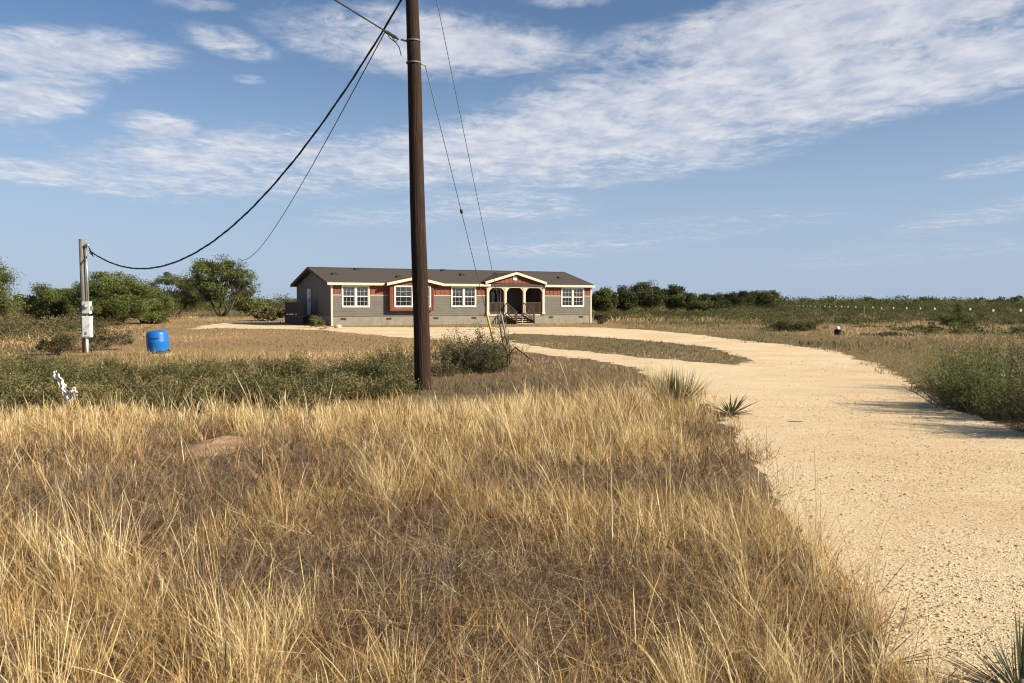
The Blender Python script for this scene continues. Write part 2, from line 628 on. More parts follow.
def build_ground():
    ys = np.concatenate([np.linspace(-60, 0, 8), np.linspace(1, 40, 100)[0:], np.geomspace(41, 130, 80), np.geomspace(140, 5000, 24)])
    u = np.concatenate([-np.geomspace(60, .72, 10), np.linspace(-.7, .7, 150), np.geomspace(.72, 60, 10)])
    wid = np.maximum(np.abs(ys), 25)
    X = (u[None, :] * wid[:, None]).ravel()
    Y = np.repeat(ys, len(u))
    ny, nx = len(ys), len(u)
    V = np.stack([X, Y, np.zeros_like(X)], 1)
    ii = np.arange(ny - 1)[:, None] * nx + np.arange(nx - 1)[None, :]
    q = np.stack([ii, ii + 1, ii + 1 + nx, ii + nx], -1).reshape(-1, 4)
    me = mesh_np('ground', V, q)
    n1 = vnoise(X, Y, 3.0, 5)
    yard = np.where(inside(YARD, X + 1.5 * (n1 - .5), Y + 5 * (n1 - .5)), 1.0, 0.0)
    # brown dead weeds between the near branch of the drive and the grass
    mud = inside(W((505, 352), (560, 358), (650, 374), (690, 396), (560, 396), (420, 392), (400, 372)), X, Y)
    olive = np.where(yard > 0, 0.15, np.clip(.55 + (vnoise(X, Y, 9, 9) - .5) * 1.5, 0, 1))
    olive = np.where(inside(GRASS, X, Y) | mud, 0.1, olive)
    tanstrip = inside(W((600, 326), (640, 317), (800, 322), (930, 334), (1050, 350), (1000, 352), (900, 342), (780, 336), (690, 331)), X, Y)
    yard = np.where(tanstrip, np.clip((vnoise(X, Y, 6, 3) - .3) * 2, 0, 1) * .8, yard)
    verge = inside(VERGE, X, Y)
    olive = np.where(verge, np.clip(.75 + (vnoise(X, Y, 4, 19) - .5), 0, 1), olive)
    yard = np.where(verge, 0, yard)
    yard = np.where(Y > 130, .35, yard)
    for nm, val in (('yard', yard), ('olive', olive)):
        a = me.attributes.new(nm, 'FLOAT', 'POINT')
        a.data.foreach_set('value', val.astype(np.float32))
    return tag(link('ground', me, SOIL), kind='structure')


SOIL = ground_mat()
GRAVEL = gravel_mat()
build_ground()
ROAD_J = jitter_outline(ROAD, .12, .13, 3)
sheet('driveway', ROAD_J, .004, GRAVEL)
ISL_J = jitter_outline(ISLAND, .2, .12, 8)
isl = sheet('grass_island', ISL_J, .008, mat('island_turf', (.105, .085, .04), (.22, .165, .085), 2.2, .95, .1, .6, 9, detail=8))
PAD = W((188, 329.5), (205, 325.5), (225, 323), (285, 324), (322, 327.2), (318, 330), (270, 329), (225, 328.3))
sheet('gravel_pad', jitter_outline(PAD, .3, .2, 12), .004, GRAVEL)


def build_stones():
    rng = np.random.RandomState(11)
    P = []
    for (y0, y1, dens) in ((2.6, 6, 2300), (6, 10, 1300), (10, 16, 420), (16, 30, 60)):
        x0, x1 = -1, 12 if y0 < 16 else 10
        n = int((x1 - x0) * (y1 - y0) * dens)
        x = rng.uniform(x0, x1, n); y = rng.uniform(y0, y1, n)
        k = inside(ROAD, x, y) & (x < y * .66 + .8) & (rng.rand(n) < .25 + 1.1 * vnoise(x, y, .5, 21) * vnoise(x, y, 2.4, 4) * 1.6)
        P.append(np.stack([x[k], y[k]], 1))
    P = np.concatenate(P)
    n = len(P)
    s = np.clip(rng.lognormal(math.log(.0042), .42, n), .003, .022) * (1 + np.clip(P[:, 1] - 6, 0, 20) * .06)
    base = np.array([(1, 0, 0), (0, 1, 0), (-1, 0, 0), (0, -1, 0), (0, 0, 1), (0, 0, -.5)], float)
    tri = np.array([(0, 1, 4), (1, 2, 4), (2, 3, 4), (3, 0, 4)])
    V = base[None] * s[:, None, None] * rng.uniform(.6, 1.35, (n, 6, 3)) * np.array([1, 1, .85])
    a = rng.uniform(0, 6.28, n)
    c, sn = np.cos(a)[:, None], np.sin(a)[:, None]
    x, y = V[..., 0] * c - V[..., 1] * sn, V[..., 0] * sn + V[..., 1] * c
    V = np.stack([x + P[:, 0:1], y + P[:, 1:2], V[..., 2] + .004 + s[:, None] * .3], -1)
    T = (tri[None] + 6 * np.arange(n)[:, None, None]).reshape(-1, 3)
    me = mesh_np('gravel', V.reshape(-1, 3), None, T, np.repeat(rng.rand(n), 6))
    tag(link('gravel', me, blade_mat('pebble', [(0, (.16, .11, .07)), (.25, (.50, .37, .21)), (.7, (.78, .63, .38)), (1, (.84, .72, .48))], 0, .95, .1)),
        'loose pale gravel stones strewn over the driveway', 'gravel', kind='stuff')


build_stones()

# ------------------------------------------------------------------ grass


def blades(pos, h, az, lean, curve, w, tone, rng, prof=(1.0, .85, .55, 0.0), z0=0.0, droop=.0):
    """curved tapered blades; every argument is an array over blades"""
    n = len(pos)
    k = len(prof)
    t = np.linspace(0, 1, k)[None, :]
    d = np.stack([np.cos(az), np.sin(az)], 1)
    out = (lean[:, None] * t + curve[:, None] * t ** 2.2) * h[:, None]
    zz = h[:, None] * (t * np.sqrt(np.clip(1 - (np.minimum(lean, 1.2)[:, None] * .7) ** 2, .1, 1)) - (.35 * np.abs(curve[:, None]) + droop) * t ** 2.4)
    cx = pos[:, 0:1] + d[:, 0:1] * out
    cy = pos[:, 1:2] + d[:, 1:2] * out
    zz = np.maximum(zz, .004) + z0
    sa = rng.uniform(0, 2 * np.pi, n)
    sx, sy = np.cos(sa)[:, None], np.sin(sa)[:, None]
    hw = w[:, None] * np.asarray(prof)[None, :] * .5
    Lp = np.stack([cx - sx * hw, cy - sy * hw, zz], -1)
    Rp = np.stack([cx + sx * hw, cy + sy * hw, zz], -1)
    V = np.empty((n, 2 * k - 1, 3), np.float32)
    V[:, 0:2 * k - 2:2] = Lp[:, :-1]
    V[:, 1:2 * k - 2:2] = Rp[:, :-1]
    V[:, 2 * k - 2] = Lp[:, -1]
    vn = 2 * k - 1
    off = (np.arange(n) * vn)[:, None]
    Q = []
    for i in range(k - 2):
        Q.append(off + np.array([2 * i, 2 * i + 1, 2 * i + 3, 2 * i + 2])[None])
    Q = np.concatenate(Q)
    T = off + np.array([2 * k - 4, 2 * k - 3, 2 * k - 2])[None]
    return V.reshape(-1, 3), Q, T, np.repeat(tone, vn)


def leaf_quads(P, s, rng, tone, aspect=.5):
    n = len(P)
    a = rng.randn(n, 3); a /= np.linalg.norm(a, axis=1)[:, None]
    b = rng.randn(n, 3); b -= a * (a * b).sum(1)[:, None]; b /= np.linalg.norm(b, axis=1)[:, None]
    s = s[:, None]
    V = np.stack([P - a * s, P - b * s * aspect, P + a * s, P + b * s * aspect], 1).reshape(-1, 3)
    return V, np.arange(4 * n).reshape(-1, 4), np.repeat(tone, 4)


def join(sets):
    Vs, Qs, Ts, To, b = [], [], [], [], 0
    for V, Q, T, t in sets:
        Vs.append(V); Qs.append(Q + b); Ts.append(T + b); To.append(t); b += len(V)
    return np.concatenate(Vs), np.concatenate(Qs), np.concatenate(Ts), np.concatenate(To)


def gauss_px(x, y, px, py, rx, ry):
    gx, gy = G(px, py)
    s = gy / 8.0
    return np.exp(-(((x - gx) / (rx)) ** 2 + ((y - gy) / (ry)) ** 2))


def dark_field(x, y):
    """where low grey-brown dead growth takes the place of tall straw"""
    d = .8 * np.clip((vnoise(x, y, 1.3, 31) - .56) * 4, 0, 1) * (y < 12)
    for px, py, rx, ry, a in ((110, 497, 1.5, .8, .95), (300, 470, 1.0, 1.3, .8), (430, 590, .9, .8, 1.0), (560, 610, .8, .8, .9), (260, 600, .5, .5, .5),
                              (625, 590, .5, .6, .6), (525, 585, .5, .6, .75), (380, 540, .8, .8, .8), (700, 640, .5, .5, .5), (60, 520, 1.0, .6, .7), (150, 470, 1.2, .7, .6), (420, 640, .6, .35, .9), (330, 600, .5, .4, .6), (460, 470, .8, .8, .35)):
        d = np.maximum(d, a * gauss_px(x, y, px, py, rx, ry))
    for px, py, rx, ry, a in ((240, 545, .5, .5, .7), (60, 640, .9, .5, .8), (330, 420, 6, 1.2, .9), (160, 660, .5, .4, .6), (470, 650, .25, .3, .7), (610, 450, 1.4, 1.6, .5), (800, 640, .6, .6, .4)):
        d = d * (1 - a * gauss_px(x, y, px, py, rx, ry))
    return d


def scatter(rng, y0, y1, dens, poly=GRASS, half=.60, pad=1.2):
    xm = half * y1 + pad
    n = int(2 * xm * (y1 - y0) * dens)
    x, y = rng.uniform(-xm, xm, n), rng.uniform(y0, y1, n)
    k = (np.abs(x) < half * y + pad) & inside(poly, x + .75 * (vnoise(x, y, .45, 77) - .42) + rng.normal(0, .09, n), y + .8 * (vnoise(x, y, .8, 78) - .5))
    mx, my = G(221, 446)
    k &= ((x - mx) / .42) ** 2 + ((y - my + .35) / .95) ** 2 > 1 - .5 * vnoise(x, y, .3, 5)
    return x[k], y[k]


def build_grass():
    rng = np.random.RandomState(5)
    sets = []
    # tussocks of tall straw
    for (y0, y1, dens, nb, wmul) in ((2.4, 5, 30, 34, .95), (5, 8, 28, 31, 1.1), (8, 12, 27, 26, 1.45), (12, 21, 26, 24, 1.9)):
        x, y = scatter(rng, y0, y1, dens)
        dk = dark_field(x, y)
        k = rng.rand(len(x)) < (1.0 - .93 * dk) * (.5 + 1.1 * vnoise(x, y, .7, 16) + .4 * (y > 10.5))
        x, y, dk = x[k], y[k], dk[k]
        m = len(x)
        cnt = np.maximum(5, (nb * rng.lognormal(-.1, .5, m) * (1 - .5 * dk)).astype(int))
        idx = np.repeat(np.arange(m), cnt)
        n = len(idx)
        size = rng.lognormal(-.06, .40, m) * (.8 + .5 * vnoise(x, y, 1.1, 14)) * (1 - .45 * dk)
        ht = .235 * size
        ttone = .66 + .20 * (vnoise(x, y, .9, 15) - .5) + .14 * rng.randn(m) - .22 * dk + .07 * (y > 10.5)
        az = rng.uniform(0, 6.283, n)
        rad = np.abs(rng.randn(n)) * .05 * np.sqrt(size[idx])
        pos = np.stack([x[idx] + np.cos(az) * rad, y[idx] + np.sin(az) * rad], 1)
        windaz = np.where(rng.rand(n) < .3, rng.normal(2.8, .8, n), az + rng.normal(0, .5, n))
        h = ht[idx] * rng.uniform(.55, 1.35, n)
        lean = np.clip(.2 + rad / .12 * .28 + rng.normal(0, .26, n), 0, .85)
        curve = np.abs(rng.normal(.12, .16, n))
        w = .0026 * wmul * rng.uniform(.6, 1.4, n)
        tone = np.clip(ttone[idx] + .21 * rng.randn(n), 0, 1)
        sets.append(blades(pos, h, windaz, lean, curve, w, tone, rng, prof=(1, .95, .75, 0)))
        # seed stalks
        f = rng.rand(n) < .07
        n2 = f.sum()
        sets.append(blades(pos[f], h[f] * rng.uniform(1.1, 1.45, n2), windaz[f], lean[f] * .6, curve[f] * .9, w[f] * 1.25, np.clip(tone[f] + .14, 0, 1), rng,
                           prof=(.55, .5, .45, 1.0, 0.0)))
    V, Q, T, t = join(sets)
    tag(link('dry_grass', mesh_np('dry_grass', V, Q, T, t), STRAW), 'golden dry bunch grass filling the foreground', 'grass', kind='stuff')

    # low matted thatch under and between the tussocks
    sets = []
    for (y0, y1, dens, wmul) in ((2.4, 5, 1700, 1.15), (5, 8, 1150, 1.4), (8, 12, 640, 1.9), (12, 21, 340, 2.7)):
        x, y = scatter(rng, y0, y1, dens)
        dk = dark_field(x, y)
        k = rng.rand(len(x)) < (.30 + 1.25 * vnoise(x, y, .2, 43)) * (1 - .35 * dk)
        x, y, dk = x[k], y[k], dk[k]
        n = len(x)
        h = rng.uniform(.07, .26, n) * (1 - .15 * dk)
        tone = np.clip(.46 + .34 * (vnoise(x, y, .6, 41) - .5) + .17 * rng.randn(n) - .30 * dk, 0, 1)
        sets.append(blades(np.stack([x, y], 1), h, rng.uniform(0, 6.283, n), np.clip(rng.normal(.65, .3, n), 0, 1.15), rng.normal(.2, .3, n),
                           .0029 * wmul * rng.uniform(.6, 1.5, n), tone, rng, z0=0.0))
    V, Q, T, t = join(sets)
    tag(link('matted_grass', mesh_np('matted_grass', V, Q, T, t), STRAW), 'flattened brown thatch between the grass tufts', 'grass', kind='stuff')

    # broken and flattened pale stems lying across one another
    sets = []
    for (y0, y1, dens, wmul) in ((2.4, 5, 620, 1.0), (5, 8, 460, 1.25), (8, 12, 260, 1.6), (12, 21, 110, 2.2)):
        x, y = scatter(rng, y0, y1, dens)
        n = len(x)
        L_ = rng.uniform(.10, .36, n)
        el = np.clip(rng.normal(.35, .40, n), -.2, 1.2)
        V, Q, T, t = blades(np.stack([x, y], 1), np.maximum(L_ * np.sin(np.abs(el)), .02), rng.uniform(0, 6.283, n), L_ * np.cos(el) / np.maximum(L_ * np.sin(np.abs(el)), .02) * 1.0,
                            rng.normal(0, .12, n), .0027 * wmul * rng.uniform(.6, 1.5, n), np.clip(rng.normal(.52, .29, n) - .12 * dark_field(x, y), 0, 1), rng, prof=(.9, 1, .9, .0))
        zz = V[:, 2].reshape(n, 7)
        k = np.sqrt(np.clip(1 - 0, .1, 1))
        V[:, 2] += np.repeat(rng.uniform(.0, .16, n), 7)
        sets.append((V, Q, T, t))
    V, Q, T, t = join(sets)
    tag(link('fallen_straw', mesh_np('fallen_straw', V, Q, T, t), STRAW), 'broken pale straw lying among the dry grass', 'grass', kind='stuff')

    # wiry dead forbs, grey, in the dark patches: crossing twigs off the ground
    sets = []
    for (y0, y1, dens, wmul) in ((2.4, 5, 1500, 1.0), (5, 8, 1100, 1.2), (8, 12, 600, 1.6), (12, 19, 200, 2.2)):
        x, y = scatter(rng, y0, y1, dens)
        dk = dark_field(x, y)
        k = rng.rand(len(x)) < dk ** 1.2
        x, y = x[k], y[k]
        n = len(x)
        V, Q, T, t = blades(np.stack([x, y], 1), rng.uniform(.06, .20, n), rng.uniform(0, 6.283, n), rng.uniform(.1, 1.3, n), rng.normal(0, .5, n),
                            .0027 * wmul * rng.uniform(.6, 1.4, n), np.clip(.5 + .22 * rng.randn(n), 0, 1), rng, prof=(.9, .8, .7, 0))
        z0 = rng.uniform(0, .20, n)
        V[:, 2] += np.repeat(z0, 7)
        sets.append((V, Q, T, t))
    V, Q, T, t = join(sets)
    tag(link('dead_weeds', mesh_np('dead_weeds', V, Q, T, t), DEADGREY), 'tangle of grey dead weeds among the straw', 'weeds', kind='stuff')

    # a few living weeds: small leafy sprigs and rusty stems
    P, To, S_, sets = [], [], [], []
    for px, py, n in ((545, 600, 14), (600, 530, 10), (635, 500, 8), (660, 600, 9), (470, 560, 8), (20, 440, 9), (370, 620, 7), (330, 520, 6), (560, 470, 8), (720, 560, 7), (450, 440, 9), (250, 520, 5), (690, 460, 8), (800, 610, 6)):
        gx, gy = G(px, py)
        for _ in range(n):
            x, y = gx + rng.normal(0, .35), gy + rng.normal(0, .45)
            hh = rng.uniform(.10, .26)
            m = 70
            t = rng.rand(m)
            a = rng.uniform(0, 6.283)
            sp = .02 + .05 * t
            P.append(np.stack([x + .1 * t * np.cos(a) + rng.randn(m) * sp, y + .1 * t * np.sin(a) + rng.randn(m) * sp, hh * t + .02], 1))
            To.append(np.clip(.55 + .2 * rng.randn(m), 0, 1)); S_.append(rng.uniform(.005, .012, m) * max(1, y / 8))
    V, Q, t = leaf_quads(np.concatenate(P), np.concatenate(S_), rng, np.concatenate(To), .4)
    tag(link('green_weeds', mesh_np('green_weeds', V, Q, None, t), OLIVE), 'small grey green weeds scattered through the dry grass', 'weeds', kind='stuff')
    for (y0, y1, dens, wmul) in ((2.4, 6, 16, 1.1), (6, 12, 9, 1.6)):
        x, y = scatter(rng, y0, y1, dens)
        kk = rng.rand(len(x)) < np.clip((vnoise(x, y, 1.0, 88) - .45) * 4, 0, 1)
        x, y = np.repeat(x[kk], 6), np.repeat(y[kk], 6)
        n = len(x)
        sets.append(blades(np.stack([x + rng.normal(0, .02, n), y + rng.normal(0, .02, n)], 1), rng.uniform(.12, .34, n), rng.uniform(0, 6.283, n), np.abs(rng.normal(.3, .25, n)), rng.normal(.05, .15, n),
                           .0034 * wmul * rng.uniform(.7, 1.3, n), np.clip(.5 + .25 * rng.randn(n), 0, 1), rng, prof=(.6, .7, 1.3, 0)))
    V, Q, T, t = join(sets)
    tag(link('rusty_forbs', mesh_np('rusty_forbs', V, Q, T, t), blade_mat('rusty_stem', [(0, (.07, .03, .02)), (.5, (.19, .085, .045)), (1, (.34, .18, .09))], .15, .7)), 'reddish brown dead forb stems in the dry grass', 'weeds', kind='stuff')

    # sparse short growth on yard, verge and island
    sets = []
    isl_p = ISLAND
    for (y0, y1, dens, wmul, hm) in ((16, 28, 120, 3.0, 1.0), (28, 45, 46, 5.5, 1.1), (45, 75, 17, 9.0, 1.15), (75, 130, 5, 16, 1.4)):
        xm = .62 * y1 + 3
        n = int(2 * xm * (y1 - y0) * dens)
        x, y = rng.uniform(-xm, xm, n), rng.uniform(y0, y1, n)
        on_isl = inside(isl_p, x, y)
        vg = inside(VERGE, x, y)
        ok = (~inside(ROAD, x + 1.5 * (vnoise(x, y, 1.1, 71) - .42) * np.minimum(1.6, y / 22), y + 1.2 * (vnoise(x, y, .9, 72) - .5)) | on_isl) & ~inside(PAD, x, y)
        yd = inside(YARD, x, y)
        nz = vnoise(x, y, 3.5, 61)
        ok &= np.where(yd, rng.rand(n) < .18 + 1.5 * nz * vnoise(x, y, 8, 62), rng.rand(n) < .25 + .9 * nz)
        # not inside the house
        P0, a = Vector((-13.02, 64.9)), R(29)
        lu = (x - P0.x) * math.cos(a) + (y - P0.y) * math.sin(a)
        lv = -(x - P0.x) * math.sin(a) + (y - P0.y) * math.cos(a)
        ok &= ~((lu > -.5) & (lu < 23) & (lv > -1.5) & (lv < 9.5))
        x, y, yd, on_isl, nz, vg = x[ok], y[ok], yd[ok], on_isl[ok], nz[ok], vg[ok]
        band = (x / y > .30) & (x / y < .56) & (y > 42) & (y < 66) & ~vg
        n = len(x)
        h = rng.uniform(.05, .16, n) * hm * np.where(yd, .7, 1.0) * np.where(on_isl, .7, 1) * np.where(vg, .6, 1) * (1 + 1.4 * (vnoise(x, y, 7, 66) > .66) * ~yd * ~on_isl)
        tone = np.clip(np.where(yd, .50 + .9 * (vnoise(x, y * .5, 3.5, 63) - .5), .45 + 1.35 * (vnoise(x, y * .4, 5, 9) * -1 + .5)) + .17 * rng.randn(n) + np.where(on_isl, -.10, 0) + np.where(vg, -.22, 0) + np.where(band, .22, 0), 0, 1)
        sets.append(blades(np.stack([x, y], 1), h, rng.uniform(0, 6.283, n), np.abs(rng.normal(.35, .3, n)), rng.normal(.2, .25, n),
                           .004 * wmul * rng.uniform(.6, 1.4, n), tone, rng, z0=.002))
    V, Q, T, t = join(sets)
    tag(link('short_grass', mesh_np('short_grass', V, Q, T, t), MIDGRASS), 'sparse short olive and tan growth on yard and verges', 'grass', kind='stuff')


build_grass()

# ------------------------------------------------------------------ trees and shrubs


def plant(name, x, y, w, h, label, cat='tree', leaf=MESQ, seed=0, crown_base=.3, nclus=60, nleaf=120, leafsize=.06, clus_r=.16, depth=None,
          trunks=3, trunk_r=.12, bark=None, group=None, spread=1.0, lean=0.0, parts=('trunk', 'crown'), droop=0.0, skirt=0.0, twig=.3):
    """tree or shrub: limbs run from the root to leaf clusters spread through the crown"""
    rng = np.random.RandomState(1000 + seed)
    root = thing(name, (x, y, 0), label, cat, group)
    depth = depth or w
    zc = h * (crown_base + (1 - crown_base) * .45)
    C = []
    tries = 0
    # uneven outline: radius as a function of direction
    ph = rng.uniform(0, 6.28, 5)
    while len(C) < nclus and tries < nclus * 40:
        tries += 1
        q = rng.uniform(-1, 1, 3)
        r = np.linalg.norm(q)
        if r > 1 or r < .25: continue
        th = math.atan2(q[1], q[0])
        lim = .80 + .13 * math.sin(2 * th + ph[0]) + .12 * math.sin(3 * th + ph[1] + 3 * q[2]) + .10 * math.sin(5 * q[2] + 4 * th + ph[2])
        if r > lim: continue
        wide = 1.0 if crown_base > .09 or q[2] > 0 else 1 / math.sqrt(max(.3, 1 - .75 * q[2] * q[2]))
        px, py = q[0] * w / 2 * wide, q[1] * depth / 2 * wide
        if q[2] > 0: pz = zc + q[2] * (h - zc) * .95
        else: pz = zc + q[2] * (zc - h * crown_base) * (1 if r > .5 else .6)
        C.append((px + lean * pz, py, max(pz, h * .06)))
    C = np.array(C)
    m = len(C)
    tm = MB()
    # limbs
    nt = trunks
    tops = []
    for i in range(nt):
        a = 2 * math.pi * (i + rng.rand() * .6) / nt
        ex = rng.uniform(.10, .22) * w * spread
        fork = Vector((math.cos(a) * ex + lean * h * crown_base, math.sin(a) * ex * depth / w, h * (crown_base * .75 + .12) * rng.uniform(.8, 1.15)))
        base = Vector((math.cos(a) * trunk_r * (.9 if nt > 1 else 0), math.sin(a) * trunk_r * (.9 if nt > 1 else 0), -.03))
        mid = base.lerp(fork, .5) + Vector((rng.normal(0, .04) * w, rng.normal(0, .03) * w, 0))
        tm.tube([base, mid, fork], [trunk_r, trunk_r * .8, trunk_r * .6], 7)
        tops.append(fork)
    for c in C:
        cv = Vector(c)
        j = min(range(nt), key=lambda i: (tops[i] - cv).length * rng.uniform(.8, 1.3))
        f = tops[j]
        mid = f.lerp(cv, .55) + Vector((rng.normal(0, .05) * w, rng.normal(0, .05) * w, -.03 * h * rng.rand()))
        tm.tube([f, mid, cv], [trunk_r * .38, trunk_r * .22, trunk_r * .06], 4, cap=False)
    tm.build(parts[0], bark or BARK, root, True)
    # leaves
    cnt = np.maximum(8, (nleaf * rng.lognormal(-.1, .45, m)).astype(int))
    idx = np.repeat(np.arange(m), cnt)
    n = len(idx)
    cr = clus_r * h * rng.uniform(.6, 1.35, m)
    off = np.clip(rng.randn(n, 3), -1.7, 1.7) * cr[idx][:, None] * np.array([.75, .75, .45])
    P = C[idx] + off
    P[:, 2] -= droop * (off[:, 0] ** 2 + off[:, 1] ** 2)
    ctone = .5 + .17 * rng.randn(m)
    tone = np.clip(ctone[idx] + .16 * rng.randn(n), 0, 1)
    keep = P[:, 2] > .01
    P, tone = P[keep], tone[keep]
    V, Q, t = leaf_quads(P, leafsize * rng.uniform(.6, 1.4, len(P)), rng, tone)
    me = mesh_np(parts[1], V, Q, None, t)
    link(parts[1], me, leaf, root)
    return root


def tree_px(px, base_py, top_py, wpx, Y=None, **k):
    X, Yg = G(px, base_py)
    Y = Y or Yg
    X = (px - 512) / F * Y
    hh = at(px, top_py, Y).z
    return plant(k.pop('name', 'mesquite_tree'), X, Y, wpx * Y / F, hh, **k)


# left of the house
tree_px(221, 315, 254, 66, Y=108, label='tall open mesquite tree with forked dark trunk, just left of the house', leaf=BRIGHT, seed=1, crown_base=.20, nclus=95, nleaf=315, leafsize=.088, clus_r=.075, trunks=4, trunk_r=.17)
tree_px(176, 312, 269, 56, Y=120, label='smaller rounded mesquite between the dense thicket and the tall forked tree', leaf=MESQ, seed=2, crown_base=.06, nclus=90, nleaf=273, leafsize=.088, clus_r=.10, trunks=3, trunk_r=.17)
tree_px(113, 327, 267, 92, Y=66, label='dense round mesquite right behind the meter pole', leaf=BRIGHT, seed=3, crown_base=.02, nclus=170, nleaf=342, leafsize=.058, clus_r=.10, trunks=5, trunk_r=.13)
tree_px(60, 325, 281, 62, Y=70, label='dense olive mesquite seen left of the meter pole top', leaf=BRIGHT, seed=4, crown_base=.02, nclus=120, nleaf=306, leafsize=.058, clus_r=.11, trunks=4, trunk_r=.12)
tree_px(152, 325, 287, 60, Y=72, label='low bright mesquite sloping down on the right flank of the dense thicket', leaf=BRIGHT, seed=5, crown_base=.01, nclus=120, nleaf=270, leafsize=.058, clus_r=.12, trunks=4, trunk_r=.1)
tree_px(-6, 324, 256, 50, Y=62, label='feathery tree cut off by the left picture edge', leaf=BRIGHT, seed=6, crown_base=.04, nclus=70, nleaf=252, leafsize=.058, clus_r=.10, trunks=3, trunk_r=.12)
tree_px(28, 321, 292, 44, Y=88, label='low dark shrubby tree between the left edge tree and the thicket', leaf=DARKLEAF, seed=7, crown_base=.04, nclus=50, nleaf=120, leafsize=.09, clus_r=.13, trunks=3, trunk_r=.08)
tree_px(248, 316, 286, 42, Y=112, label='low bright green mesquite under the right side of the tall forked tree', leaf=BRIGHT, seed=8, crown_base=.08, nclus=45, nleaf=120, leafsize=.12, clus_r=.14, trunks=3, trunk_r=.08)
tree_px(268, 321, 306, 54, Y=84, label='low dull scrubby mesquite left of the dark gable end', leaf=SCRUB, seed=9, crown_base=.03, nclus=45, nleaf=90, leafsize=.09, clus_r=.16, trunks=3, trunk_r=.05)
tree_px(281, 318, 293, 22, Y=98, label='thin half bare sapling at the left corner of the house', leaf=DARKLEAF, seed=10, crown_base=.25, nclus=24, nleaf=22, leafsize=.07, clus_r=.12, trunks=2, trunk_r=.06)
# right of the house
rt = [(604, 313, 288, 36, 118, MESQ, 'bright mesquite touching the right end of the house'),
      (624, 311, 287, 34, 140, DARKLEAF, 'dark rounded tree just right of the bright mesquite by the house'),
      (648, 311, 279.5, 44, 150, DARKLEAF, 'tallest dark tree on the skyline right of the house'),
      (674, 311, 284, 34, 152, DARKLEAF, 'dark tree on the right shoulder of the tallest skyline tree'),
      (690, 312, 292, 52, 132, MESQ, 'broad lighter mesquite with a forked black trunk showing beneath'),
      (712, 310, 291, 34, 165, DARKLEAF, 'low dark tree in the middle of the tree row right of the house'),
      (735, 310, 290.5, 34, 168, DARKLEAF, 'low dark tree second from the right end of the tree row'),
      (752, 310, 291, 28, 172, DARKLEAF, 'small dark tree tucked behind the last tree of the row'),
      (768, 310, 289.5, 26, 160, MESQ, 'round green tree at the right end of the tree row')]
for i, (px, b, t, w, Y, lf, lb) in enumerate(rt):
    tree_px(px, b, t, w, Y=Y, label=lb, leaf=lf, seed=20 + i, crown_base=.08 if i != 4 else .2, nclus=80, nleaf=210, leafsize=.115, clus_r=.12, trunks=3, trunk_r=.17, group='trees right of the house')
ft = [(922, 296.3, 300, 22, 'little dark tree rising highest above the right horizon'), (866, 297, 320, 26, 'flat topped tree on the right horizon left of the highest one'),
      (982, 297, 310, 30, 'low tree on the horizon above the white tipped posts'), (1010, 296.6, 280, 34, 'far tree on the horizon by the right picture edge'),
      (832, 298, 330, 30, 'small far tree on the horizon above the black capped pipe')]
for i, (px, t, Y, w, lb) in enumerate(ft):
    tree_px(px, 305, t, w, Y=Y, label=lb, leaf=DARKLEAF, seed=40 + i, crown_base=.1, nclus=30, nleaf=70, leafsize=.3, clus_r=.16, trunks=2, trunk_r=.2)


def scrub_mass(name, items, leaf, label, cat, seed, leafsize, per):
    rng = np.random.RandomState(seed)
    P, S, To = [], [], []
    for (x, y, w, h) in items:
        n = int(per * rng.uniform(.6, 1.4))
        q = rng.randn(n, 3) * np.array([.33, .33, .30])
        # lumpy heads: a few sub-clumps
        k = rng.randint(3, 7)
        cc = np.stack([rng.uniform(-.42, .42, k), rng.uniform(-.42, .42, k), rng.uniform(.12, .86, k)], 1)
        j = rng.randint(0, k, n)
        p = cc[j] + q * .42
        p[:, 2] = np.abs(p[:, 2])
        P.append(p * np.array([w, w, h]) + np.array([x, y, 0]))
        S.append(leafsize * (1 + .0 * y) * max(1.0, y / 150) * rng.uniform(.6, 1.4, n))
        To.append(np.clip(.45 + .2 * rng.randn() + .12 * rng.randn(k)[j] + .14 * rng.randn(n), 0, 1))
    P, S, To = np.concatenate(P), np.concatenate(S), np.concatenate(To)
    V, Q, t = leaf_quads(P, S, rng, To)
    return tag(link(name, mesh_np(name, V, Q, None, t), leaf), label, cat, kind='stuff')


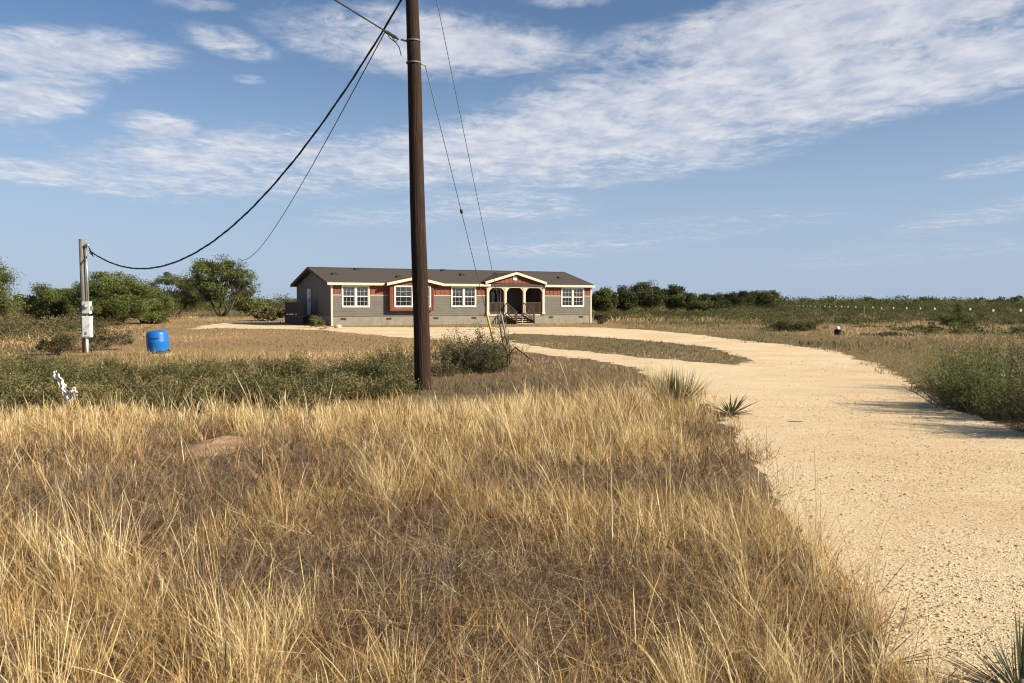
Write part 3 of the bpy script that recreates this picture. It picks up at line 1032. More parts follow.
def far_scrub():
    rng = np.random.RandomState(77)
    it = []
    while len(it) < 1500:
        y = 150 * (520 / 150) ** rng.rand()
        x = rng.uniform(-.80, .80) * y
        u = x / y * F + 512
        if u < 780 and y < 190: continue
        if vnoise(np.array([x]), np.array([y]), 40, 8)[0] < .25: continue
        it.append((x, y, rng.uniform(4, 10), rng.uniform(1.6, 3.6) * (1.1 if y > 250 else .8)))
    scrub_mass('distant_scrub', it, MESQ, 'far off dark brush land along the horizon', 'brush', 3, .13, 190)
    it = []
    while len(it) < 620:
        y = rng.uniform(58, 160)
        x = rng.uniform(.24, .75) * y
        if rng.rand() > .25 + (y - 58) / 110 * .9: continue
        if x / y > .36 and y < 66: continue
        it.append((x, y, rng.uniform(1.2, 3.6), rng.uniform(.35, 1.25) * (1 + .5 * (y > 110))))
    for _ in range(240):
        y = rng.uniform(88, 150); x = rng.uniform(.08, .32) * y
        it.append((x, y, rng.uniform(1.5, 3.5), rng.uniform(.3, 1.1)))
    for _ in range(60):
        x, y = G(rng.uniform(870, 1120), rng.uniform(318, 338))
        it.append((x, y, rng.uniform(.8, 2.0), rng.uniform(.2, .6)))
    scrub_mass('field_scrub', it, FIELDSCRUB, 'low patchy brush across the field beyond the fence', 'brush', 4, .055, 230)
    it = []
    for _ in range(230):
        y = rng.uniform(34, 84); x = rng.uniform(-.80, -.44) * y
        it.append((x, y, rng.uniform(1.2, 3.4), rng.uniform(.4, 1.3)))
    for _ in range(90):
        y = rng.uniform(95, 150); x = rng.uniform(-.56, -.22) * y
        it.append((x, y, rng.uniform(2, 5), rng.uniform(.6, 1.8)))
    scrub_mass('rough_brush', it, SCRUB, 'rough brown and olive brush at the left of the yard', 'brush', 5, .04, 300)


far_scrub()


def shrub_np(x, y, w, h, seed, **k):
    return plant('shrub', x, y, w, h, seed=seed, cat='shrub', parts=('stem', 'foliage'), **k)


def low_thicket():
    """the knee-high green thicket behind the dry grass on the left: one mass"""
    rng = np.random.RandomState(15)
    it = []
    while len(it) < 235:
        px = rng.uniform(-190, 400)
        lim = 372 + 6 * math.sin(px / 37.0) + (10 if px > 310 else 0)
        py = rng.uniform(lim - 4, 413 if px < 330 else 400)
        x, y = G(px, py)
        pn = float(vnoise(np.array([x]), np.array([y * .6]), 1.6, 91)[0])
        if pn < .40 and rng.rand() < .8: continue
        hh = rng.uniform(.22, .54) * (.30 + 1.25 * pn) * (.8 if px > 330 else 1)
        it.append((x, y, rng.uniform(.7, 1.5), hh))
    rng2 = np.random.RandomState(16)
    sets = []
    P, To, S = [], [], []
    for (x, y, w, h) in it:
        # fans of wiry stems carrying small leaves
        ns = rng2.randint(26, 46)
        az = rng2.uniform(0, 6.283, ns)
        ln = h * rng2.uniform(.7, 1.25, ns)
        el = np.clip(rng2.normal(.95, .35, ns), .15, 1.5)
        r0 = rng2.uniform(0, .35, ns) * w / 2
        a0 = rng2.uniform(0, 6.283, ns)
        bx, by = x + np.cos(a0) * r0, y + np.sin(a0) * r0
        nl = 62
        t = rng2.rand(ns, nl) ** .6
        sp = .035 * (1 + t)
        lx = bx[:, None] + np.cos(az)[:, None] * np.cos(el)[:, None] * ln[:, None] * t * 1.2 + rng2.randn(ns, nl) * sp
        ly = by[:, None] + np.sin(az)[:, None] * np.cos(el)[:, None] * ln[:, None] * t * 1.2 + rng2.randn(ns, nl) * sp
        lz = np.sin(el)[:, None] * ln[:, None] * t * (1 - .12 * t) + rng2.randn(ns, nl) * sp * .7
        P.append(np.stack([lx, ly, np.abs(lz) + .01], -1).reshape(-1, 3))
        To.append(np.clip(.50 + .24 * rng2.randn() + .10 * rng2.randn(ns)[:, None] + .15 * rng2.randn(ns, nl), 0, 1).ravel())
        S.append(np.full(ns * nl, .019) * rng2.uniform(.6, 1.5, ns * nl))
    P, To, S = np.concatenate(P), np.concatenate(To), np.concatenate(S)
    V, Q, t = leaf_quads(P, S, rng2, To, .38)
    # dead twigs and dry grass standing in it
    ms = []
    n = 2300
    px_, py_ = rng2.uniform(-190, 400, n), rng2.uniform(368, 412, n)
    gp = np.array([G(a, b) for a, b in zip(px_, py_)])
    ms.append(blades(gp, rng2.uniform(.15, .42, n), rng2.uniform(0, 6.283, n), np.abs(rng2.normal(.25, .25, n)), rng2.normal(.1, .2, n), .007 * rng2.uniform(.6, 1.5, n), np.clip(rng2.normal(.5, .25, n), 0, 1), rng2))
    V2, Q2, T2, t2 = join(ms)
    tag(link('thicket_straw', mesh_np('thicket_straw', V2, Q2, T2, t2), STRAW), 'dry stalks standing through the green thicket', 'grass', kind='stuff')
    tag(link('low_thicket', mesh_np('low_thicket', V, Q, None, t), OLIVE), 'knee high grey green thicket behind the dry grass', 'brush', kind='stuff')


low_thicket()


def fan_shrub(x, y, w, h, seed, label, leaf=OLIVE, stems=150, nl=70, ls=.018, up=1.0, aspect=.36):
    """bush of many fine upright sprigs fanning from its base"""
    rng = np.random.RandomState(500 + seed)
    root = thing('shrub', (x, y, 0), label, 'shrub')
    az = rng.uniform(0, 6.283, stems)
    el = np.clip(rng.normal(up, .34, stems), .12, 1.52)
    f = rng.rand(stems) ** .5
    az0 = rng.uniform(0, 6.283, stems)
    bx, by = np.cos(az0) * f * w * .30, np.sin(az0) * f * w * .30
    az = np.where(rng.rand(stems) < .7, az0 + rng.normal(0, .6, stems), az)
    lump = 1 + .28 * np.sin(2 * az0 + seed) + .15 * np.sin(5 * az0 + 2 * seed)
    ln = h * rng.uniform(.55, 1.12, stems) * np.clip(lump, .6, 1.25) * np.where(el < .6, min(1.2, .42 * w / h), 1)
    sm = MB()
    for i in range(0, stems, 2):
        e = Vector((bx[i] + math.cos(az[i]) * math.cos(el[i]) * ln[i], by[i] + math.sin(az[i]) * math.cos(el[i]) * ln[i], math.sin(el[i]) * ln[i] * .92))
        b0 = Vector((bx[i], by[i], -.02))
        sm.tube([b0, b0.lerp(e, .5) + Vector((0, 0, .03 * h)), e], [.008, .006, .002], 4, cap=False)
    sm.build('stem', TWIG, root)
    t = rng.rand(stems, nl) ** .65
    sp = (.014 * h + .008) * (1 + t)
    lx = bx[:, None] + np.cos(az)[:, None] * np.cos(el)[:, None] * ln[:, None] * t + rng.randn(stems, nl) * sp
    ly = by[:, None] + np.sin(az)[:, None] * np.cos(el)[:, None] * ln[:, None] * t + rng.randn(stems, nl) * sp
    lz = np.abs(np.sin(el)[:, None] * ln[:, None] * t * (1 - .08 * t) + rng.randn(stems, nl) * sp * .8) + .01
    P = np.stack([lx, ly, lz], -1).reshape(-1, 3)
    tone = np.clip(.45 + .17 * rng.randn(stems)[:, None] + .15 * rng.randn(stems, nl), 0, 1).ravel()
    V, Q, tt = leaf_quads(P, ls * rng.uniform(.6, 1.5, len(P)), rng, tone, aspect)
    link('foliage', mesh_np('foliage', V, Q, None, tt), leaf, root)
    return root


SH = dict(leaf=OLIVE, leafsize=.022, trunks=6, trunk_r=.012, bark=TWIG)
x, y = G(472, 373)
fan_shrub(x, y + .5, 1.75, 1.0, 61, 'round grey green bush right of the wooden utility pole', stems=330, nl=110, leaf=MIDLEAF, up=.85)
x, y = G(392, 372)
fan_shrub(x, y + .4, 1.25, .68, 62, 'smaller sparse bush just left of the utility pole foot', stems=90, nl=60)
x, y = G(445, 377)
fan_shrub(x, y + .3, .7, .45, 63, 'low sprawling sprig between utility pole and round bush', stems=45, nl=45)
x, y = G(396, 386)
shrub_np(x, y, 1.1, .32, 64, label='brownish low scrub mat in front of the utility pole', crown_base=.05, nclus=45, nleaf=70, clus_r=.2, leaf=SCRUB, leafsize=.02, trunks=5, trunk_r=.01, bark=TWIG)
x, y = G(103, 351)
shrub_np(x, y + .6, 1.8, .85, 65, label='twiggy brown bush around the foot of the meter pole', crown_base=.06, nclus=70, nleaf=60, clus_r=.12, leaf=SCRUB, leafsize=.026, trunks=8, trunk_r=.014, bark=TWIG)
x, y = G(60, 355)
shrub_np(x, y, 1.5, .75, 66, label='olive brown bush left of the meter pole foot', crown_base=.05, nclus=60, nleaf=80, clus_r=.14, leaf=SCRUB, leafsize=.026, trunks=6, trunk_r=.012, bark=TWIG)
x, y = G(317, 327.3)
shrub_np(x, y - .3, .95, .85, 67, label='small round yellow green bush against the dark gable end', crown_base=.04, nclus=36, nleaf=90, clus_r=.16, leaf=OLIVE, leafsize=.04, trunks=4, trunk_r=.015, bark=TWIG)
x, y = G(597, 324)
shrub_np(x + .3, y - .2, 1.5, .9, 68, label='brown scrubby bush at the right corner of the house', crown_base=.04, nclus=40, nleaf=70, clus_r=.16, leaf=SCRUB, leafsize=.05, trunks=4, trunk_r=.02, bark=TWIG)
x, y = G(956, 330)
shrub_np(x, y, 2.3, 1.75, 69, label='upright bright green bush standing at the fence line', crown_base=.04, nclus=60, nleaf=150, clus_r=.12, leaf=ROADLEAF, leafsize=.036, trunks=5, trunk_r=.03, bark=BARK)
x, y = G(797, 331)
shrub_np(x, y, 3.8, .66, 70, label='dark sprawling brush heap left of the capped pipe', crown_base=.04, nclus=80, nleaf=150, clus_r=.24, leaf=FIELDSCRUB, leafsize=.035, trunks=5, trunk_r=.02, bark=TWIG)
for i, (px, py, w, h, lf, lb) in enumerate(((984, 411, 1.7, .80, BRIGHT, 'leafy grey green roadside bush at the left end of the right edge clump'), (1034, 422, 1.9, .90, BRIGHT, 'green roadside bush at the right picture edge, nearest the gravel'),
                                           (1012, 395, 2.6, 1.10, BRIGHT, 'taller yellowish bush behind the two roadside bushes at right'), (1088, 440, 1.5, .95, OLIVE, 'second grey green bush mostly beyond the right picture edge, nearer the camera'), (1075, 405, 2.2, 1.2, OLIVE, 'large grey green bush mostly beyond the right picture edge'))):
    x, y = G(px, py)
    fan_shrub(x, y + .4, w, h, 71 + i, lb, leaf=ROADLEAF if lf is BRIGHT else lf, stems=210, nl=90, ls=.016, up=1.2)


# ------------------------------------------------------------------ yuccas and tufts


def yucca(px, py, n, ln, label, seed, wide=.020, upright=.9, dead=.15, name='yucca', cat='yucca', jitter=.03):
    rng = np.random.RandomState(seed)
    x, y = G(px, py)
    root = thing(name, (x, y, 0), label, cat)
    az = rng.uniform(0, 6.283, n)
    el = np.clip(rng.normal(upright, .42, n), .08, 1.5)
    L_ = ln * rng.uniform(.7, 1.12, n)
    dd = rng.rand(n) < dead
    el = np.where(dd, rng.uniform(.03, .25, n), el)
    pos = np.stack([np.cos(az), np.sin(az)], 1) * rng.uniform(0, jitter, n)[:, None]
    h = L_ * np.sin(el) + .01
    lean = L_ * np.cos(el) / h
    # direct construction: stiff sword leaves
    k = 4
    t = np.linspace(0, 1, k)[None]
    prof = np.array([.75, 1.0, .7, 0])[None] * wide * rng.uniform(.8, 1.2, n)[:, None] * .5
    cx = pos[:, :1] + np.cos(az)[:, None] * np.cos(el)[:, None] * L_[:, None] * t
    cy = pos[:, 1:] + np.sin(az)[:, None] * np.cos(el)[:, None] * L_[:, None] * t
    cz = .02 + np.sin(el)[:, None] * L_[:, None] * t - .05 * L_[:, None] * t ** 2
    sx, sy = -np.sin(az)[:, None], np.cos(az)[:, None]
    Lp = np.stack([cx - sx * prof, cy - sy * prof, cz], -1)
    Rp = np.stack([cx + sx * prof, cy + sy * prof, cz], -1)
    M = np.stack([cx, cy, cz - prof * .8], -1)          # keel: a folded leaf
    V = np.concatenate([Lp, M, Rp], 1).reshape(-1, 3)
    Q = []
    for i in range(k - 1):
        Q.append(np.array([i, k + i, k + i + 1, i + 1])); Q.append(np.array([k + i, 2 * k + i, 2 * k + i + 1, k + i + 1]))
    Q = (np.arange(n)[:, None, None] * 3 * k + np.array(Q)[None]).reshape(-1, 4)
    tone = np.repeat(np.clip(np.where(dd, .95, .35 + .2 * rng.randn(n)), 0, 1), 3 * k)
    me = mesh_np('leaf_rosette', V, Q, None, tone)
    link('leaf_rosette', me, YUCCA, root)
    core = MB()
    core.lathe([(.02, -.02), (.035, .02), (.03, .06), (.008, .09)], 8)
    core.build('stem', TWIG, root, True)
    return root


yucca(731, 416, 54, .46, 'small spiky yucca at the gravel edge with a dark fallen leaf', 1, .022, .42, .12)
yucca(1022, 700, 80, .37, 'green spiky yucca at the lower right picture corner on the gravel', 2, .011, .95, .35)
yucca(676, 407, 190, .66, 'grey green upright grassy yucca at the edge of the dry grass', 3, .012, 1.15, .22, jitter=.30)
yucca(322, 406, 60, .60, 'green upright yucca tuft poking from the dry grass at left', 4, .016, 1.3, .05, jitter=.12)
yucca(880, 668, 36, .28, 'low brown half dead yucca clump at the bottom edge of the gravel', 5, .010, .5, .7)

# ------------------------------------------------------------------ house
HP, HA = Vector((-13.02, 64.9, 0)), R(29)
HC, HS = math.cos(HA), math.sin(HA)
LEN, DEP = 22.5, 9.0


def U(px):
    k = (px - 512) / F
    return (k * HP.y - HP.x) / (HC - k * HS)


def siding_mat(name, c0, c1, lap=.16):
    m, nt, b = nodes(name)
    N, L = nt.nodes, nt.links
    tc = N.new('ShaderNodeTexCoord')
    n = N.new('ShaderNodeTexNoise'); n.inputs['Scale'].default_value = 1.6; n.inputs['Detail'].default_value = 6
    L.new(tc.outputs['Object'], n.inputs['Vector'])
    r = N.new('ShaderNodeValToRGB')
    r.color_ramp.elements[0].position, r.color_ramp.elements[1].position = .3, .7
    r.color_ramp.elements[0].color, r.color_ramp.elements[1].color = c4(c0), c4(c1)
    L.new(n.outputs['Fac'], r.inputs[0])
    L.new(r.outputs[0], b.inputs['Base Color'])
    b.inputs['Roughness'].default_value = .7
    b.inputs['Specular IOR Level'].default_value = .25
    return m


SIDING = siding_mat('grey_siding', (.112, .105, .090), (.142, .133, .114))
REDWOOD = siding_mat('red_board', (.155, .052, .033), (.205, .073, .045))
SKIRT = mat('skirting', (.19, .175, .14), (.25, .23, .185), 2.5, .85, .15, .2)
TRIM = mat('cream_trim', (.50, .44, .335), (.58, .515, .40), 3, .6, .3)
WHITE = mat('white_vinyl', (.62, .595, .53), (.68, .655, .59), 3, .45, .4)
SHINGLE = mat('shingle', (.052, .045, .039), (.100, .087, .076), 16, .95, .1, .5, 22, stretch=(1, 1, 2))
DARKBROWN = mat('dark_stain', (.05, .036, .028), (.085, .06, .045), 8, .7, .25)
STAIRWOOD = mat('stair_wood', (.17, .12, .085), (.27, .20, .14), 8, .8, .2)
BLACKV = mat('vent_black', (.02, .02, .02), (.035, .033, .03), 8, .6)
INTERIOR = mat('interior', (.06, .055, .05), (.08, .075, .065), 2, .9)
CURTAIN = mat('blind_white', (.68, .68, .66), (.76, .76, .74), 4, .8)


def glass_mat():
    m, nt, b = nodes('window_glass')
    N, L = nt.nodes, nt.links
    g = N.new('ShaderNodeBsdfGlossy'); g.inputs['Roughness'].default_value = .02
    t = N.new('ShaderNodeBsdfTransparent'); t.inputs[0].default_value = (.82, .86, .86, 1)
    fr = N.new('ShaderNodeFresnel'); fr.inputs[0].default_value = 1.55
    mx = N.new('ShaderNodeMixShader')
    L.new(fr.outputs[0], mx.inputs[0]); L.new(t.outputs[0], mx.inputs[1]); L.new(g.outputs[0], mx.inputs[2])
    L.new(mx.outputs[0], N['Material Output'].inputs['Surface'])
    return m


GLASS = glass_mat()


def wall_boxes(mb, u0, u1, z0, z1, openings, y0, y1, mi=0):
    cuts = sorted({u0, u1, *[min(max(c, u0), u1) for o in openings for c in o[:2]]})
    for a, b in zip(cuts, cuts[1:]):
        if b - a < 1e-4: continue
        segs = [(z0, z1)]
        for (o0, o1, oz0, oz1) in openings:
            if o0 <= a + 1e-4 and o1 >= b - 1e-4:
                ns = []
                for s0, s1 in segs:
                    if oz0 > s0: ns.append((s0, min(s1, oz0)))
                    if oz1 < s1: ns.append((max(s0, oz1), s1))
                segs = [s for s in ns if s[1] - s[0] > 1e-4]
        for s0, s1 in segs:
            mb.box(a, b, y0, y1, s0, s1, mi)


def lap_boxes(mb, u0, u1, z0, z1, openings, y, lap=.165):
    """lapped boards: each board's lower edge stands proud"""
    z = z0
    while z < z1 - .01:
        zt = min(z + lap, z1)
        cuts = sorted({u0, u1, *[min(max(c, u0), u1) for o in openings for c in o[:2]]})
        for a, b in zip(cuts, cuts[1:]):
            segs = [(z, zt)]
            for (o0, o1, oz0, oz1) in openings:
                if o0 <= a + 1e-4 and o1 >= b - 1e-4:
                    ns = []
                    for s0, s1 in segs:
                        if oz0 > s0: ns.append((s0, min(s1, oz0)))
                        if oz1 < s1: ns.append((max(s0, oz1), s1))
                    segs = [s for s in ns if s[1] - s[0] > 1e-4]
            for s0, s1 in segs:
                if b - a > 1e-4:
                    mb.add([(a, y - .024, s0), (b, y - .024, s0), (b, y, s0), (a, y, s0), (a, y - .006, s1), (b, y - .006, s1), (b, y, s1), (a, y, s1)],
                           [(0, 3, 2, 1), (4, 5, 6, 7), (0, 1, 5, 4), (1, 2, 6, 5), (2, 3, 7, 6), (3, 0, 4, 7)])
        z = zt


def house():
    root = thing('ranch_house', HP, 'long low grey and red manufactured house with brown shingle roof and arched front porch', 'house', rz=HA)
    ZS, ZB, ZT = .70, 2.20, 3.0         # skirt top, foot of red band, wall top
    wz0, wz1 = 1.40, 2.88
    wins = [(U(342.6), U(368.6)), (U(393), U(427.5)), (U(451.8), U(475.2)), (U(561.6), U(583))]
    p0, p1 = U(486.6), U(543.2)
    bay = (U(388), U(431.6))
    ops = [(a, b, wz0, wz1) for i, (a, b) in enumerate(wins) if i != 1] + [(wins[1][0], wins[1][1], wz0, wz1)]
    porch = (p0, p1, .0, ZT + .2)
    th = .14
    # front wall core (inside face) and lapped siding, red band
    mb = MB()
    for e0, e1 in ((0, p0), (p1, LEN)):
        mb = MB()
        wall_boxes(mb, e0, e1, ZS, ZB, ops, .0, th)
        lap_boxes(mb, e0, e1, ZS + .01, ZB, ops + [(bay[0], bay[1], 1.0, 3)], -.001)
        mb.build('front_wall', SIDING, root)
        mb = MB()
        wall_boxes(mb, e0, e1, ZB, ZT, ops, .0, th)
        u = e0 + .2
        while u < e1 - .1:
            if not any(a - .12 < u < b + .12 for a, b in wins + [(p0, p1), bay]):
                mb.box(u, u + .05, -.025, -.001, ZB + .06, ZT)
            u += .40
        mb.build('red_board_band', REDWOOD, root)
    RAILTRIM = siding_mat('rail_trim', (.45, .36, .26), (.5, .41, .3))
    for a, b in ((0.09, bay[0] - .01), (bay[1] + .01, p0 - .1), (p1 + .1, LEN - .09)):
        cur = a
        for w0, w1 in sorted(wins):
            if a < w0 < b:
                mb = MB(); mb.box(cur, w0 - .1, -.032, -.001, ZB - .005, ZB + .06); mb.build('band_trim', RAILTRIM, root)
                cur = w1 + .1
        mb = MB(); mb.box(cur, b, -.032, -.001, ZB - .005, ZB + .06); mb.build('band_trim', RAILTRIM, root)
    # other walls
    gz = lambda v: 3.0 + .244 * min(v, DEP - v) + .05
    for nm, ux0, ux1 in (('left_wall', 0, th), ('right_wall', LEN - th, LEN)):
        mb = MB()
        nv = [(th + .002, ZS), (DEP - .001, ZS), (DEP - .001, 3.0), (DEP / 2, 4.12), (th + .002, 3.02)]
        vs = [(ux0, v, z) for v, z in nv] + [(ux1, v, z) for v, z in nv]
        k = 5
        mb.add(vs, [tuple(range(k)), tuple(range(2 * k - 1, k - 1, -1))] + [((i + 1) % k, i, k + i, k + (i + 1) % k) for i in range(k)])
        # lap lines
        z = ZS
        sgn = -1 if ux0 == 0 else 1
        xf = ux0 if ux0 == 0 else ux1
        while z < 2.95:
            mb.box(min(xf + sgn * .001, xf + sgn * .02), max(xf + sgn * .001, xf + sgn * .02), .02, DEP - .02, z, z + .05)
            z += .165
        mb.build(nm, SIDING, root)
    mb = MB(); mb.box(th, LEN - th, DEP - th, DEP - .003, ZS, 3.0); mb.build('rear_wall', SIDING, root)
    mb = MB(); mb.box(th + .01, LEN - th - .01, 3.2, 3.3, ZS, 3.0); mb.build('inner_wall', INTERIOR, root)
    mb = MB(); mb.box(th + .004, LEN - th - .004, 2.52, DEP - th - .004, ZS - .08, ZS + .03)
    mb.box(th + .004, p0, th + .004, 2.52, ZS - .08, ZS + .03); mb.box(p1, LEN - th - .004, th + .004, 2.52, ZS - .08, ZS + .03)
    mb.build('floor_deck', INTERIOR, root)
    mb = MB(); mb.box(th + .004, LEN - th - .004, th + .004, DEP - th - .004, 3.0, 3.05); mb.build('ceiling', INTERIOR, root)
    # foundation skirt with vents
    mb = MB()
    mb.box(-.005, LEN + .005, .012, .1, -.05, ZS); mb.box(-.005, .1, .1, DEP - .1, -.05, ZS); mb.box(LEN - .1, LEN + .005, .1, DEP - .1, -.05, ZS); mb.box(-.005, LEN + .005, DEP - .1, DEP, -.05, ZS)
    sk = mb.build('foundation_skirt', SKIRT, root)
    for px in (343.5, 389, 436, 474, 551, 581):
        m2 = MB(); uu = U(px)
        m2.box(uu - .2, uu + .2, -.012, .011, .42, .56)
        m2.build('skirt_vent', BLACKV, sk)
    mb = MB(); mb.box(-.03, LEN + .03, -.03, .011, ZS - .02, ZS + .008); mb.build('water_table', SIDING, root)
    # corner trim
    for a, b in ((-.03, .10), (LEN - .10, LEN + .03)):
        mb = MB(); mb.box(a, b, -.045, -.002, .0, ZT); mb.box(a if a < 0 else LEN + .002, -.002 if a < 0 else b, -.002, .1, 0, ZT); mb.build('corner_trim', TRIM, root)

    # roof
    oh, og, orr = .35, .40, .16
    ez, rz_ = 3.12, 4.38
    th_r = .10
    vr = DEP / 2
    mb = MB()
    for s in (0, 1):
        v0 = -oh if s == 0 else DEP + oh
        vs = [(-og, v0, ez), (LEN + orr, v0, ez), (LEN + orr, vr, rz_), (-og, vr, rz_), (-og, v0, ez - th_r), (LEN + orr, v0, ez - th_r), (LEN + orr, vr, rz_ - th_r), (-og, vr, rz_ - th_r)]
        mb.add(vs, [(0, 1, 2, 3), (7, 6, 5, 4), (0, 4, 5, 1), (1, 5, 6, 2), (3, 7, 4, 0), (2, 6, 7, 3)])
    mb.box(-og, LEN + orr, vr - .12, vr + .12, rz_ - .012, rz_ + .02)
    roof = mb.build('roof', SHINGLE, root)
    slope = (rz_ - ez) / (vr + oh)
    rzf = lambda v: ez + slope * (v + oh)
    d0, d1 = U(383.5), U(440)
    g0, g1 = U(485.3), U(544.8)
    fb = MB()
    for a, b in ((-og, d0), (d1, g0 + .3), (g1 - .2, LEN + orr)):
        fb.box(a, b, -oh - .035, -oh - .002, ez - .175, ez + .005)
        fb.box(a + .01, b - .01, -oh, -.03, ez - .165, ez - .13)
    fb.box(-og, LEN + orr, DEP + oh + .002, DEP + oh + .035, ez - .175, ez + .005)
    fb.build('fascia', TRIM, roof)
    for uu in (-og - .03, LEN + orr + .002):
        for s in (0, 1):
            rk = MB()
            v0 = -oh if s == 0 else DEP + oh
            vs = []
            for x_ in (uu, uu + .028):
                vs += [(x_, v0, ez - .2), (x_, vr, rz_ - .2), (x_, vr, rz_ + .015), (x_, v0, ez + .015)]
            rk.add(vs, [(0, 1, 2, 3), (7, 6, 5, 4), (0, 4, 5, 1), (1, 5, 6, 2), (2, 6, 7, 3), (3, 7, 4, 0)])
            rk.build('rake_board', DARKBROWN, roof)
    for px, v in ((331, 2.2), (352, 4.0), (398, 1.6), (444, 4.1), (463, 2.6), (525, 4.0), (563.5, 2.1), (500, 3.2)):
        uu = U(px) + (v * .45)
        m2 = MB(); z = rzf(v)
        m2.add([(uu - .2, v - .2, rzf(v - .2) - .02), (uu + .2, v - .2, rzf(v - .2) - .02), (uu + .2, v + .2, rzf(v + .2) - .02), (uu - .2, v + .2, rzf(v + .2) - .02),
                (uu - .2, v - .2, z + .08), (uu + .2, v - .2, z + .08), (uu + .16, v + .16, z + .14), (uu - .16, v + .16, z + .14)],
               [(0, 3, 2, 1), (4, 5, 6, 7), (0, 1, 5, 4), (1, 2, 6, 5), (2, 3, 7, 6), (3, 0, 4, 7)])
        m2.build('roof_vent', BLACKV, roof)

    def gable(name, a, b, ze, za, yf, depth, face_mat, batten):
        """cross gable over bay or porch: small roof, cream fascia, boarded face"""
        cu = (a + b) / 2
        m2 = MB()
        for x0, x1 in ((a, cu), (b, cu)):
            vs = []
            for yy in (yf, depth):
                vs += [(x0, yy, ze), (x1, yy, za), (x1, yy, za - .08), (x0, yy, ze - .08)]
            m2.add(vs, [(0, 1, 2, 3), (7, 6, 5, 4), (0, 4, 5, 1), (1, 5, 6, 2), (2, 6, 7, 3), (3, 7, 4, 0)])
        rf = m2.build(name, SHINGLE, root)
        m2 = MB()
        for x0, x1 in ((a, cu), (b, cu)):
            vs = []
            for yy in (yf - .04, yf - .003):
                vs += [(x0, yy, ze + .015), (x1, yy, za + .015), (x1, yy, za - .19), (x0, yy, ze - .19)]
            m2.add(vs, [(0, 1, 2, 3), (7, 6, 5, 4), (0, 4, 5, 1), (1, 5, 6, 2), (2, 6, 7, 3), (3, 7, 4, 0)])
        m2.build('gable_fascia', TRIM, rf)
        m2 = MB()
        ins = .15
        yb = yf + .28
        m2.prism([(a + ins, ze - .12), (b - ins, ze - .12), (cu, za - .10)], yb, yb + .1)
        if batten:
            x_ = a + .7
            while x_ < b - .7:
                f = 1 - abs(x_ - cu) / ((b - a) / 2 - ins)
                m2.box(x_ - .025, x_ + .025, yb - .025, yb - .001, ze - .11, ze - .13 + (za - ze) * f)
                x_ += .4
        m2.build('gable_board', face_mat, rf)
        return rf

    gable('bay_gable', d0, d1, ez + .0, 3.60, -.74, 1.9, REDWOOD, True)
    pg = gable('porch_gable', g0 - .22, g1 - .10, ez + .20, 4.10, -.46, 3.7, REDWOOD, True)
    cu = (g0 + g1) / 2 - .16
    m2 = MB(); m2.box(cu - .17, cu + .17, -.46 + .22, -.46 + .279, 3.46, 3.80); m2.build('gable_vent', WHITE, pg)

    # bay
    mb = MB()
    bo = [(wins[1][0], wins[1][1], wz0, wz1)]
    wall_boxes(mb, bay[0], bay[1], 1.06, 3.02, bo, -.42, -.36)
    mb.box(bay[0], bay[0] + .06, -.36, -.003, 1.06, 3.02); mb.box(bay[1] - .06, bay[1], -.36, -.003, 1.06, 3.02)
    mb.box(bay[0] + .06, bay[1] - .06, -.36, -.003, 1.06, 1.12)
    by = mb.build('window_bay', REDWOOD, root)
    mb = MB()
    for a, b, z0, z1 in ((bay[0], bay[0] + .12, 1.06, 3.0), (bay[1] - .12, bay[1], 1.06, 3.0), (bay[0] + .12, bay[1] - .12, 1.06, 1.16)):
        mb.box(a - .01, b + .01, -.45, -.422, z0 - .01, z1)
    mb.build('bay_trim', siding_mat('dark_red', (.12, .032, .022), (.15, .045, .03)), by)

    # windows
    for i, (a, b) in enumerate(wins):
        yf = -.42 if i == 1 else 0
        m2 = MB()
        t = .068
        m2.box(a - t, a + .02, yf - .06, yf - .026, wz0 - t, wz1 + t); m2.box(b - .02, b + t, yf - .06, yf - .026, wz0 - t, wz1 + t)
        m2.box(a + .02, b - .02, yf - .06, yf - .026, wz1 - .02, wz1 + t); m2.box(a + .02, b - .02, yf - .06, yf - .026, wz0 - t, wz0 + .02)
        c = (a + b) / 2
        m2.box(c - .07, c + .07, yf - .06, yf + .06, wz0 + .02, wz1 - .02)
        wf = m2.build('window', WHITE, root)
        zm = (wz0 + wz1) / 2
        for h0, h1 in ((a + .02, c - .07), (c + .07, b - .02)):
            m2 = MB()
            m2.box(h0, h0 + .05, yf - .01, yf + .04, wz0, wz1); m2.box(h1 - .05, h1, yf - .01, yf + .04, wz0, wz1)
            m2.box(h0 + .05, h1 - .05, yf - .01, yf + .04, zm - .035, zm + .035)
            m2.box(h0 + .05, h1 - .05, yf - .01, yf + .04, wz0, wz0 + .06); m2.box(h0 + .05, h1 - .05, yf - .01, yf + .04, wz1 - .06, wz1)
            for f in (1 / 3, 2 / 3):
                x_ = h0 + (h1 - h0) * f
                m2.box(x_ - .006, x_ + .006, yf, yf + .03, wz0 + .06, zm - .035); m2.box(x_ - .006, x_ + .006, yf, yf + .03, zm + .035, wz1 - .06)
            for zc in ((wz0 + zm) / 2, (zm + wz1) / 2):
                m2.box(h0 + .05, h1 - .05, yf + .001, yf + .029, zc - .006, zc + .006)
            m2.build('sash', WHITE, wf)
            m2 = MB(); m2.box(h0 + .04, h1 - .04, yf + .032, yf + .038, wz0 + .03, wz1 - .03); m2.build('pane', GLASS, wf)
            m2 = MB(); n = 14; drop = (.52, .42, .55, .47)[i] + (.05 if h0 > a + .1 else 0)
            zb = wz1 - (wz1 - wz0) * drop
            for k in range(n):
                z = zb + (wz1 - zb) * k / n
                m2.box(h0, h1, yf + .10, yf + .125, z, z + (wz1 - zb) / n * .86)
